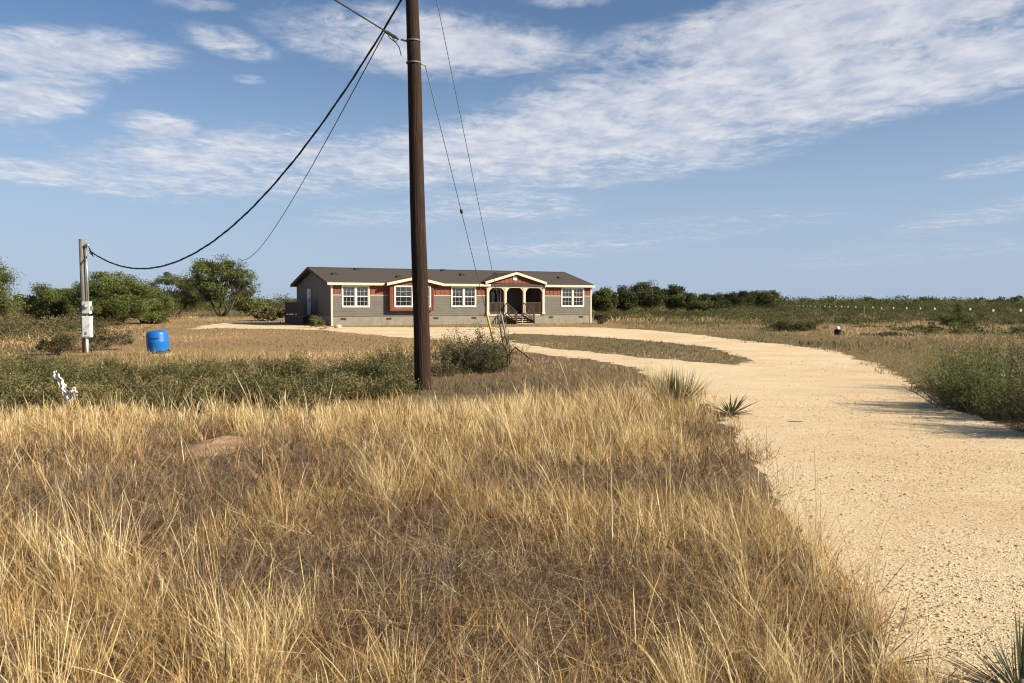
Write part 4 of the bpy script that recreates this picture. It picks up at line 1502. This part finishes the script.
            m2.build('blind', CURTAIN, wf)

    # porch
    mb = MB()
    pd = 2.4
    mb.box(p0 + .002, p1 - .002, -.02, pd, ZS - .10, ZS + .05)
    mb.build('porch_floor', STAIRWOOD, root)
    mb = MB(); mb.box(p0 + .05, p1 - .05, -.06, -.021, ZS - .06, ZS + .04); mb.build('porch_rim', TRIM, root)
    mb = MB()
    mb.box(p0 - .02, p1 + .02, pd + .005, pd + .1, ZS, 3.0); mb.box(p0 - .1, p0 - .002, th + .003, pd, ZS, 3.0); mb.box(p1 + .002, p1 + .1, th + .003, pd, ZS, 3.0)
    pw = mb.build('porch_wall', mat('porch_wall_shaded', (.085, .07, .06), (.12, .10, .085), 3, .8), root)  # shade of the recessed porch put into the wall colour
    dc = (U(506) + U(522)) / 2 - .5
    mb = MB(); mb.box(dc - .48, dc + .48, pd - .05, pd + .004, ZS + .05, ZS + 2.05)
    dr = mb.build('front_door', mat('door_dark', (.06, .05, .045), (.09, .075, .065), 3, .5), root)
    mb = MB(); mb.box(dc - .30, dc + .30, pd - .06, pd - .051, ZS + .95, ZS + 1.9); mb.build('door_pane', GLASS, dr)
    mb = MB(); mb.box(dc - .58, dc - .485, pd - .07, pd + .004, ZS + .05, ZS + 2.15); mb.box(dc + .485, dc + .58, pd - .07, pd + .004, ZS + .05, ZS + 2.15); mb.box(dc - .485, dc + .485, pd - .07, pd + .004, ZS + 2.055, ZS + 2.15); mb.build('door_frame', WHITE, dr)
    mb = MB(); mb.lathe([(.03, 0), (.035, .02), (.02, .05)], 10, (dc + .40, pd - .08, ZS + 1.05)); mb.build('handle', WHITE, dr)
    posts = [U(487.2), U(504.7), U(523.6), U(542.6)]
    for p in posts:
        mb = MB(); mb.box(p - .10, p + .10, -.16, .04, ZS + .051, 2.86)
        mb.box(p - .14, p + .14, -.20, .08, ZS + .051, ZS + .2); mb.box(p - .13, p + .13, -.19, .07, 2.74, 2.85)
        mb.build('porch_post', TRIM, root)
    mb = MB(); mb.box(p0 - .15, p1 + .15, -.19, .07, 2.86, 3.05); beam = mb.build('porch_beam', TRIM, root)
    # arched brackets
    for a, b in zip(posts, posts[1:]):
        for s, x0 in ((1, a + .10), (-1, b - .10)):
            m2 = MB()
            rr = .46
            arc = [(x0, 2.858), (x0 + s * rr, 2.858)] + [(x0 + s * (rr - rr * math.sin(t)), 2.858 - rr + rr * math.cos(t)) for t in np.linspace(0.0, math.pi / 2, 9)][1:]
            m2.prism(arc, -.14, -.02)
            m2.build('arch_bracket', TRIM, beam)
    # railings of the two side bays
    for a, b in ((posts[0] + .1, posts[1] - .1), (posts[2] + .1, posts[3] - .1)):
        m2 = MB()
        m2.box(a, b, -.10, -.02, ZS + .93, ZS + 1.0); m2.box(a, b, -.09, -.03, ZS + .12, ZS + .18)
        x_ = a + .06
        while x_ < b:
            m2.box(x_ - .022, x_ + .022, -.08, -.04, ZS + .18, ZS + .93)
            x_ += .105
        m2.build('porch_railing', DARKBROWN, root)
    # steps
    s0, s1 = posts[1] + .12, posts[2] - .12
    st = MB()
    n = 4
    tr = .44
    for k in range(n):
        z = ZS - .02 - (k + 1) * (ZS / (n + .6))
        st.box(s0, s1, -.07 - (k + 1) * tr, -.07 - k * tr + .03, z - .045, z)
    stair = st.build('porch_steps', mat('tread_wood', (.38, .29, .20), (.5, .40, .29), 6, .85), root)
    yb = -.07 - n * tr
    for x_ in (s0 - .05, s1 + .05):
        m2 = MB()
        m2.bar((x_, -.07, ZS - .12), (x_, yb, .06), .05, .22)
        m2.prism([(-.08, 0.0), (-.08, ZS - .16), (yb + .05, 0.0)], 0, .03)
        m2.v = m2.v[:8] + [(x_ - .02 + p[1], p[0], p[2]) for p in m2.v[8:]]
        m2.build('stringer', DARKBROWN, stair)
        m2 = MB()
        m2.box(x_ - .045, x_ + .045, yb - .02, yb + .07, 0, 1.0)
        m2.bar((x_, -.12, ZS + .97), (x_, yb + .03, .97), .09, .05)
        m2.bar((x_, -.12, ZS + .18), (x_, yb + .03, .20), .05, .05)
        for k in range(1, 9):
            f = k / 9
            yy = -.12 + (yb + .15) * f
            z = (ZS + .18) * (1 - f) + .2 * f
            m2.box(x_ - .02, x_ + .02, yy - .02, yy + .02, z + .03, z + .77)
        m2.build('stair_railing', DARKBROWN, stair)

    # side door and dark landing on the gable end
    mb = MB(); mb.box(-.05, -.022, 5.0, 5.85, ZS + .05, ZS + 2.05)
    sd = mb.build('side_door', mat('side_door_white', (.5, .5, .48), (.56, .56, .54), 3, .5), root)
    mb = MB(); mb.box(-.06, -.051, 5.15, 5.7, ZS + 1.0, ZS + 1.85); mb.build('door_pane', GLASS, sd)
    mb = MB()
    l0, l1, lw = 3.3, 8.3, 1.15
    mb.box(-lw, -.03, l0, l1, ZS - .1, ZS + .02)
    for vv in np.arange(l0 + .1, l1, .24):
        mb.box(-lw + .01, -lw + .05, vv, vv + .20, .02, ZS - .1)
    for k in range(3):
        mb.box(-lw + .3, -.5, l0 - .3 * (k + 1), l0 - .3 * k, ZS - .2 - .2 * k, ZS - .15 - .2 * k)
        mb.box(-lw + .3, -.5, l0 - .3 * k - .03, l0 - .3 * k - .001, .0, ZS - .21 - .2 * k)
    lan = mb.build('side_landing', DARKBROWN, root)
    m2 = MB()
    for x_, v in ((-lw + .05, l0 + .05), (-lw + .05, l1 - .05), (-lw + .05, (l0 + l1) / 2), (-.15, l0 + .05), (-.15, l1 - .05)):
        m2.box(x_ - .04, x_ + .04, v - .04, v + .04, ZS + .022, ZS + 1.05)
    for z in (ZS + .98, ZS + .15):
        m2.bar((-lw + .05, l0 + .09, z), (-lw + .05, l1 - .09, z), .05, .06)
        m2.bar((-lw + .09, l1 - .05, z), (-.19, l1 - .05, z), .05, .06)
    for v in np.arange(l0 + .12, l1 - .1, .13):
        m2.box(-lw + .035, -lw + .065, v, v + .085, ZS + .17, ZS + .95)
    m2.build('landing_railing', DARKBROWN, lan)
    return root


house()

# ------------------------------------------------------------------ utility pole, wires
POLEWOOD = mat('creosote_wood', (.014, .009, .007), (.046, .025, .016), 5, .8, .2, .9, 14, stretch=(3.2, 3.2, .22), detail=8)
GREYWOOD = mat('weathered_wood', (.14, .125, .105), (.25, .23, .20), 5, .9, .15, .8, 14, stretch=(4, 4, .25), detail=8)
GALV = mat('galvanised', (.30, .30, .30), (.42, .42, .41), 10, .45, .5, metal=.5)
CABLE = mat('black_cable', (.018, .018, .02), (.035, .035, .035), 20, .6, .3)
STEELW = mat('steel_strand', (.10, .10, .10), (.16, .16, .155), 20, .55, .4)
YEL = mat('guard_yellow', (.52, .40, .10), (.62, .50, .16), 6, .6, .3)
GREYG = mat('guard_grey', (.30, .275, .24), (.38, .35, .30), 6, .6, .3)
PY = 17.1
foot = at(423, 390, PY)
topv = at(412, 0, PY)
axis = (topv - Vector((foot.x, foot.y, 0)))
axis = axis / axis.z                     # horizontal drift per metre of height


H_TEL = at(412, 41, PY).z
H_GUY = at(414, 63, PY).z
H_TOP = 8.75


def on_pole(h): return Vector((foot.x, foot.y, 0)) + axis * h


def utility_pole():
    t = thing('utility_pole', (foot.x, foot.y, 0), 'tall dark brown wooden utility pole leaning slightly left, cut off by the top edge', 'utility pole')
    mb = MB()
    H = 9.6
    rnd = random.Random(4)
    pts, rad = [], []
    for i in range(27):
        h = -.3 + (H + .3) * i / 26
        p = on_pole(h) - t.location
        pts.append(p + Vector((.006 * math.sin(h * 1.3), .004 * math.cos(h), 0)))
        rad.append(.160 - .0055 * max(h, 0) + rnd.uniform(-.002, .002))
    mb.tube(pts, rad, 40)
    for i, v in enumerate(mb.v):
        k, a = i // 40, (i % 40)
        c = pts[k]
        g = mnoise.noise(Vector((a * .9, k * .22, 3.0))) * .5 + (mnoise.noise(Vector((a * 2.3, k * .12, 9.0))) > .38) * -.9
        f = 1 + .022 * g
        mb.v[i] = (c.x + (v[0] - c.x) * f, c.y + (v[1] - c.y) * f, v[2])
    mb.build('pole_shaft', POLEWOOD, t, True)
    # drying checks: narrow dark slivers following the grain
    for h, s in ((H_TEL, .0), (H_TOP, .0)):
        m2 = MB()
        p = on_pole(h) - t.location
        r = .168 - .0056 * h
        m2.lathe([(r, -.014), (r + .010, -.012), (r + .010, .012), (r, .014)], 20, p)
        m2.build('cable_band', STEELW, t)
        m2 = MB()
        m2.tube([p + Vector((-r - .01, 0, 0)), p + Vector((-r - .10, -.03, .02))], .018, 6)
        m2.build('eye_bolt', GALV, t)
    m2 = MB()
    p = on_pole(H_GUY) - t.location
    r = .168 - .0056 * H_GUY
    m2.lathe([(r, -.014), (r + .010, -.012), (r + .010, .012), (r, .014)], 20, p)
    m2.build('guy_band', STEELW, t)
    m2 = MB(); m2.tube([p + Vector((r * .9, .05, 0)), p + Vector((r + .09, .12, -.02))], .016, 6); m2.build('eye_bolt', GALV, t)
    return t


utility_pole()


def sagline(a, b, sag, n=60, twist=0):
    a, b = Vector(a), Vector(b)
    return [a.lerp(b, i / n) - Vector((0, 0, 4 * sag * (i / n) * (1 - i / n))) for i in range(n + 1)]


# service cable from pole to meter pole: a black triplex with a bare neutral wound round
MY = 30.0
mfoot = at(85.5, 352, MY)
mtop = at(81.5, 239, MY)
A = at(90, 251, MY)
Bp = at(406, -8, PY - .05)
line = sagline(A, Bp, 2.3, 90)
t = thing('service_cable', A, 'thick black twisted service cable sagging from the meter pole up to the utility pole', 'power cable')
for j in range(3):
    mb = MB()
    pts = []
    for i, p in enumerate(line):
        a = i * 1.15 + j * 2.094
        pts.append(p - A + Vector((0, math.cos(a), math.sin(a))) * .014)
    mb.tube(pts, .0155 if j < 2 else .010, 6)
    mb.build('strand', CABLE, t, True)

# telephone cable: arrives from behind the camera on the left, dead-ends on the pole, goes on to the far left
pa = on_pole(H_TEL) + Vector((-.27, -.04, .02))
q0 = at(335, 0, PY - 2.3)
dirv = (q0 - pa)
far_end = pa + dirv * (34 / abs(dirv.y)) + Vector((0, 0, .0))
t = thing('telephone_cable', pa, 'thin dark cable from the upper left clamped to the utility pole', 'cable')
mb = MB(); mb.tube([p - pa for p in sagline(pa, far_end, .0, 20)], .013, 6); mb.build('strand', CABLE, t, True)
mb = MB()
d = dirv.normalized()
mb.tube([d * .02, d * .16, d * .30, d * .50, d * .62], [.012, .034, .030, .032, .014], 8)
mb.tube([d * .35, d * .30 + Vector((.05, 0, -.10)), d * .20 + Vector((.10, 0, -.20)), Vector((.05, 0, -.30))], .009, 5)
mb.tube([d * .50, d * .45 + Vector((.03, 0, -.09)), d * .25 + Vector((.05, 0, -.12)), d * .02], .009, 5)
mb.build('cable_clamp', CABLE, t, True)

# the far span
fe = at(238, 258.5, 116.0)
pb = pa + d * .55
t = thing('drop_wire', pb, 'thin wire running from the pole clamp down to the far tall mesquite', 'cable')
mb = MB(); mb.tube([p - pb for p in sagline(pb, fe, 1.55, 60)], [.011 + .022 * i / 60 for i in range(61)], 6); mb.build('strand', CABLE, t, True)


def guy(h, gpx, gpy, top_guard, gm, label, seed, insul=None, bottom=0.0, yoff=0.0):
    a = on_pole(h) + Vector((.2, .12, 0))
    gx, gy = G(gpx, gpy)
    b = Vector((gx, gy + yoff, 0.0))
    t = thing('guy_wire', b, label, 'guy wire')
    mb = MB(); mb.tube([Vector((0, 0, 0)), a - b], .0085, 6); mb.build('strand', STEELW, t, True)
    L = (a - b)
    mb = MB(); f0, f1 = bottom, top_guard / L.length
    mb.tube([L * f0, L * f1], .034, 10)
    mb.build('guard_sleeve', gm, t, True)
    mb = MB(); mb.tube([Vector((0, 0, -.1)), L.normalized() * .5], .014, 6); mb.build('anchor_rod', GALV, t)
    if insul:
        mb = MB(); p = L * insul; dd = L.normalized()
        mb.tube([p - dd * .09, p - dd * .05, p + dd * .05, p + dd * .09], [.012, .032, .032, .012], 8)
        mb.build('strain_insulator', CABLE, t, True)


guy(H_GUY, 497, 355.5, 2.75, YEL, 'lower guy wire with a yellow sleeve beside the round bush', 1, insul=.62)
guy(H_TOP, 508.5, 350, 2.45, GREYG, 'upper guy wire with a weathered grey sleeve above the bare sapling', 2)


def bare_sapling():
    x, y = G(506, 367)
    t = thing('dead_sapling', (x, y, 0), 'bare dead sapling with broken drooping branch right of the guy wires', 'dead tree')
    s = y / F
    mb = MB()
    P = lambda px, py, dy=0: Vector(((px - 506) * s, dy, (367 - py) * s))
    mb.tube([P(506, 368), P(508, 355), P(503, 344), P(500, 326, .05), P(497.5, 316, .08)], [.030, .026, .022, .016, .007], 7)
    mb.tube([P(509, 368), P(510, 356), P(509, 343, -.08), P(508, 328, -.12)], [.024, .02, .013, .005], 6)
    mb.tube([P(508, 356), P(512, 351, -.05), P(515, 347, -.1)], [.02, .016, .014], 6)
    mb.build('trunk', BARK, t, True)
    mb = MB()
    mb.tube([P(515, 347, -.1), P(524, 353.5, -.2), P(533, 360, -.25), P(537, 363.5, -.3)], [.018, .015, .010, .004], 6)
    mb.tube([P(516, 348, -.1), P(526, 355, -.05), P(529, 358, 0), P(533, 366, 0)], [.012, .01, .008, .004], 5)
    mb.build('broken_branch', BARK, t, True)
    rnd = random.Random(9)
    mb = MB()
    for i in range(46):
        a = (P(503, 344), P(508, 330, -.1), P(500, 328), P(512, 351), P(509, 345), P(526, 355, -.2))[i % 6]
        dv = Vector((rnd.uniform(-1, 1), rnd.uniform(-1, 1), rnd.uniform(-.1, 1.1))).normalized() * rnd.uniform(.15, .42)
        k = a + Vector((rnd.uniform(-.06, .06), 0, rnd.uniform(-.2, .2)))
        mb.tube([k, k + dv * .5 + Vector((rnd.uniform(-.05, .05), 0, .02)), k + dv], [.006, .005, .002], 4, cap=False)
    mb.build('twig', TWIG, t)


bare_sapling()


def meter_pole():
    base = Vector((mfoot.x, MY, 0))
    t = thing('meter_pole', base, 'short weathered grey wooden meter pole carrying white electric boxes', 'utility pole')
    top = mtop - base
    mb = MB()
    mb.tube([Vector((0, 0, -.2)), top * .5 + Vector((.005, 0, 0)), top], [.096, .092, .087], 16)
    mb.build('pole_shaft', GREYWOOD, t, True)
    # conduit mast with weatherhead
    mb = MB()
    dx = .165
    mb.tube([Vector((dx, -.08, 1.62)), top + Vector((dx - .0, -.06, -.30))], .03, 10)
    c = mb.build('conduit_mast', GALV, t, True)
    mb = MB()
    p = top + Vector((dx, -.06, -.30))
    mb.tube([p, p + Vector((0, 0, .07)), p + Vector((.05, -.02, .12)), p + Vector((.12, -.04, .06))], [.035, .05, .052, .03], 10)
    mb.build('weatherhead', GALV, c, True)
    mb = MB()
    for k in range(3):
        o = Vector((0, .02 * k, 0))
        a = p + Vector((.10, -.04, .06))
        e = A - base
        mb.tube([a, a + Vector((.08, 0, -.12 - .05 * k)), a + Vector((.14 + .02 * k, 0, -.26 - .05 * k)), e + Vector((-.02, 0, -.05)), e + Vector((.02, 0, 0))], .009, 5)
    mb.build('drip_loop', CABLE, c, True)
    mb = MB(); e = A - base
    mb.tube([top * .93 + Vector((.1, 0, 0)), e], .014, 6); mb.build('service_hook', GALV, t)
    # meter box with round meter
    mb = MB(); mb.box(.04, .29, -.28, -.10, 1.30, 1.70); mb.box(.05, .28, -.292, -.281, 1.31, 1.69)
    b = mb.build('meter_box', mat('box_light_grey', (.52, .52, .50), (.6, .6, .58), 5, .5, .4), t)
    mb = MB()
    n0 = len(mb.v)
    prof = [(.085, 0), (.085, .03), (.075, .07), (.045, .10)]
    for i, (r, z) in enumerate(prof): pass
    vs, fs = [], []
    for r, z in prof:
        for k in range(18):
            a_ = 2 * math.pi * k / 18
            vs.append((.17 + r * math.cos(a_), -.293 - z, 1.54 + r * math.sin(a_)))
    for i in range(3):
        for k in range(18):
            fs.append((i * 18 + k, i * 18 + (k + 1) % 18, (i + 1) * 18 + (k + 1) % 18, (i + 1) * 18 + k))
    fs.append(tuple(54 + k for k in range(18)))
    mb.add(vs, fs); mb.build('meter', GALV, b, True)
    mb = MB(); mb.box(.291, .35, -.24, -.16, 1.42, 1.56); mb.build('side_switch', GALV, b)
    # breaker panel
    mb = MB(); mb.box(.03, .31, -.28, -.10, .52, 1.22); mb.box(.05, .29, -.292, -.281, .56, 1.19)
    b2 = mb.build('breaker_panel', mat('panel_white', (.66, .66, .64), (.74, .74, .72), 5, .45, .4), t)
    mb = MB(); mb.box(.14, .20, -.308, -.293, .62, .70); mb.build('latch', GALV, b2)
    mb = MB(); mb.tube([Vector((.16, -.2, 1.221)), Vector((.16, -.2, 1.299))], .03, 8); mb.build('conduit_nipple', GALV, t)
    mb = MB(); mb.tube([Vector((.15, -.2, .519)), Vector((.15, -.2, -.1))], .045, 10); mb.build('conduit_riser', WHITE, t, True)
    mb = MB(); mb.tube([Vector((.28, -.2, .519)), Vector((.29, -.22, .2)), Vector((.31, -.22, -.1))], .014, 6); mb.build('ground_wire', CABLE, t, True)
    mb = MB()
    for z in (1.25, .85):
        mb = MB(); mb.box(-.14, .03, -.16, -.112, z - .03, z + .03); mb.build('bracket', GALV, t)
    return t


meter_pole()


def pressure_tank():
    x, y = G(158.5, 355)
    t = thing('water_tank', (x, y, 0), 'bright blue domed water tank tilting on a pale slab in the bare yard', 'water tank')
    BLUE = mat('tank_blue', (.006, .115, .40), (.010, .150, .48), 3, .4, .4, .05)
    t.rotation_euler = (0, R(-3.5), 0)
    mb = MB()
    mb.lathe([(.24, .07), (.305, .075), (.325, .10), (.335, .13), (.335, .36), (.339, .375), (.339, .40), (.335, .415), (.335, .62), (.325, .67), (.295, .71), (.235, .737), (.14, .752), (.04, .757)], 36)
    mb.build('tank_shell', BLUE, t, True)
    mb = MB(); mb.lathe([(.26, .0), (.27, .01), (.27, .066), (.26, .068)], 28); mb.build('base_ring', mat('ring_dark', (.03, .04, .06), (.05, .06, .08), 4, .6), t)
    mb = MB(); mb.tube([(.30, -.1, .10), (.40, -.12, .10), (.43, -.12, .06)], .028, 10); mb.build('pipe_elbow', mat('pipe_black', (.03, .03, .03), (.05, .05, .05), 6, .5), t, True)
    # dark sticker curved on the shell
    mb = MB()
    vs, fs = [], []
    n = 10
    for i in range(n + 1):
        a = R(-104 + 42 * i / n)
        for z in (.47, .515):
            vs.append((.3375 * math.cos(a), .3375 * math.sin(a), z))
    for i in range(n): fs.append((2 * i, 2 * i + 2, 2 * i + 3, 2 * i + 1))
    mb.add(vs, fs); mb.build('sticker', mat('sticker_navy', (.01, .03, .12), (.015, .04, .16), 4, .5), t)
    s = thing('concrete_slab', (x, y, 0), 'small pale concrete slab beneath the blue tank', 'slab')
    mb = MB()
    r0 = random.Random(2)
    ring = [(.52 * math.cos(a) * r0.uniform(.9, 1.08), .42 * math.sin(a) * r0.uniform(.9, 1.08)) for a in np.linspace(0, 2 * math.pi, 9)[:-1]]
    mb.add([(px, py, -.02) for px, py in ring] + [(px * .97, py * .97, .035) for px, py in ring], [tuple(range(8))[::-1], tuple(range(8, 16))] + [(i, (i + 1) % 8, 8 + (i + 1) % 8, 8 + i) for i in range(8)])
    mb.build('slab_block', mat('pale_concrete', (.38, .35, .30), (.50, .46, .40), 8, .9, .1, .4), s)
    t.location.z = .035


pressure_tank()


def plastic_bag():
    """torn white sheet caught upright in the thicket"""
    p = at(66, 398, 13.25)
    t = thing('plastic_sheet', (p.x, 13.25, .0), 'torn white plastic sheet snagged upright in the thicket at left', 'plastic sheet')
    m = mat('white_plastic', (.62, .61, .58), (.74, .73, .70), 5, .35, .4)
    s = 13.25 / F

    def ribbon(name, pts, wid, seed):
        rng = np.random.RandomState(seed)
        nu, nv = 26, 9
        V = []
        pts = [Vector(((px - 66) * s, dy, at(px, py, 13.25).z)) for px, py, dy in pts]
        for i in range(nu):
            f = i / (nu - 1) * (len(pts) - 1)
            k = min(int(f), len(pts) - 2)
            c = pts[k].lerp(pts[k + 1], f - k)
            w = wid[min(k, len(wid) - 1)] * (1 - (f - k)) + wid[min(k + 1, len(wid) - 1)] * (f - k)
            for j in range(nv):
                g = j / (nv - 1) - .5
                q = Vector((g * w, 0, 0))
                fold = .022 * math.sin(g * 9 + i * .3) + .015 * mnoise.noise(Vector((i * .5, j * .8, seed)))
                V.append(c + q + Vector((.015 * math.sin(i * 1.3 + seed), fold, .03 * mnoise.noise(Vector((i * .7, j * .9, seed + 5))))))
        Q = [(i * nv + j, i * nv + j + 1, (i + 1) * nv + j + 1, (i + 1) * nv + j) for i in range(nu - 1) for j in range(nv - 1)]
        me = bpy.data.meshes.new(name)
        me.from_pydata([tuple(v) for v in V], [], Q)
        me.polygons.foreach_set('use_smooth', [True] * len(me.polygons))
        o = link(name, me, m, t)
        sm = o.modifiers.new('thickness', 'SOLIDIFY'); sm.thickness = .003
    ribbon('torn_strip', [(56, 371, 0), (58, 375, -.04), (61, 381, .02), (63, 388, -.02), (67, 396, .03), (68, 402, 0)], [.04, .11, .07, .10, .14, .10], 3)
    ribbon('torn_strip', [(76, 387, -.05), (78, 391, -.1), (73, 397, -.02), (70, 402, 0)], [.03, .10, .10, .06], 8)


plastic_bag()


def well_cap():
    x, y = G(837.5, 335)
    t = thing('well_pipe', (x, y, 0), 'squat black pipe stub with a rounded white cap on the verge', 'pipe')
    mb = MB(); mb.lathe([(.15, -.05), (.165, 0), (.165, .24), (.19, .245), (.19, .285), (.16, .29)], 20); mb.build('pipe_body', mat('black_pipe', (.018, .017, .017), (.035, .033, .03), 6, .55), t, True)
    mb = MB(); mb.lathe([(.115, .291), (.12, .33), (.105, .39), (.07, .43), (.02, .445)], 20); mb.build('cap', mat('cap_white', (.72, .70, .62), (.78, .76, .68), 6, .5), t, True)
    mb = MB(); mb.tube([(.16, -.05, .2), (.28, -.08, .2), (.30, -.08, .02)], .022, 8); mb.build('outlet', BLACKV, t, True)


well_cap()


def fence():
    x0, y0 = 25.5, 45.0
    dx, dy = .193, 1.0
    t = thing('wire_fence', (x0, y0, 0), 'wire fence of dark steel posts with white tips receding across the field', 'fence')
    PG = mat('post_green', (.035, .045, .03), (.065, .07, .045), 8, .7)
    PR = mat('post_rust', (.10, .055, .035), (.15, .085, .05), 8, .8)
    PW = mat('tip_white', (.72, .72, .68), (.78, .78, .74), 6, .5)
    rnd = random.Random(6)
    d = -16.0
    posts = []
    while d < 110:
        big = abs((d + 16) % 28) < .1
        x_, y_ = d * dx + rnd.uniform(-.05, .05), d + rnd.uniform(-.2, .2)
        lean = rnd.uniform(-.03, .03)
        h = rnd.uniform(1.27, 1.36)
        mb = MB()
        if big:
            mb.tube([(x_, y_, -.1), (x_ + lean * h, y_, h + .05)], [.065, .06], 9)
            mb.build('fence_post', GREYWOOD, t)
        else:
            mb.bar((x_, y_, -.1), (x_ + lean * h, y_, h - .13), .05, .012, up=(0, 1, 0)); mb.bar((x_, y_ + .022, -.1), (x_ + lean * h, y_ + .022, h - .13), .012, .04, up=(0, 1, 0))
            p = mb.build('fence_post', PG if rnd.random() > .3 else PR, t)
            mb = MB(); mb.bar((x_ + lean * h, y_, h - .129), (x_ + lean * h * 1.05, y_, h), .09, .035, up=(0, 1, 0)); mb.build('post_tip', PW, p)
        posts.append((x_, y_))
        d += 4.0
    for z in (.3, .58, .85, 1.1):
        mb = MB()
        mb.tube([(a, b, z + rnd.uniform(-.02, .02)) for a, b in posts], .006, 4)
        mb.build('fence_wire', STEELW, t)


fence()


def small_debris():
    x, y = G(795, 423)
    t = thing('fallen_stick', (x, y, 0), 'short dark stick lying on the gravel beyond the yucca', 'stick')
    mb = MB(); mb.tube([(-.10, 0, .02), (0, .015, .022), (.11, -.01, .018)], [.003, .006, .003], 6); mb.build('stick_body', BARK, t, True)
    x, y = G(338, 328)
    t = thing('pale_rock', (x, y, 0), 'pale rock lying by the left front corner of the house', 'rock')
    mb = MB()
    rnd = random.Random(3)
    mb.lathe([(.16, -.05), (.24, .03), (.21, .13), (.10, .20)], 9)
    mb.v = [(a * rnd.uniform(.8, 1.2), b * rnd.uniform(.8, 1.2), c * rnd.uniform(.85, 1.15)) for a, b, c in mb.v]
    mb.build('rock_body', mat('pale_stone', (.42, .37, .30), (.56, .50, .42), 8, .9, .1, .5), t)
    # bare soil mound in the grass
    gx, gy = G(221, 446)
    rng = np.random.RandomState(4)
    n = 26
    V, Q = [], []
    for i in range(n):
        for j in range(n):
            u, v = i / (n - 1) * 2 - 1, j / (n - 1) * 2 - 1
            r = math.hypot(u, v)
            z = .085 * max(0, 1 - r * r) ** 1.3 * (1 + .5 * mnoise.noise(Vector((u * 4, v * 4, 2)))) - .01
            V.append((gx + u * .42, gy + v * .8, z))
    for i in range(n - 1):
        for j in range(n - 1):
            Q.append((i * n + j, (i + 1) * n + j, (i + 1) * n + j + 1, i * n + j + 1))
    me = bpy.data.meshes.new('soil_mound')
    me.from_pydata(V, [], Q)
    me.polygons.foreach_set('use_smooth', [True] * len(Q))
    tag(link('soil_mound', me, mat('red_soil', (.26, .165, .095), (.40, .27, .16), 9, .95, .1, .7)), kind='structure')


small_debris()
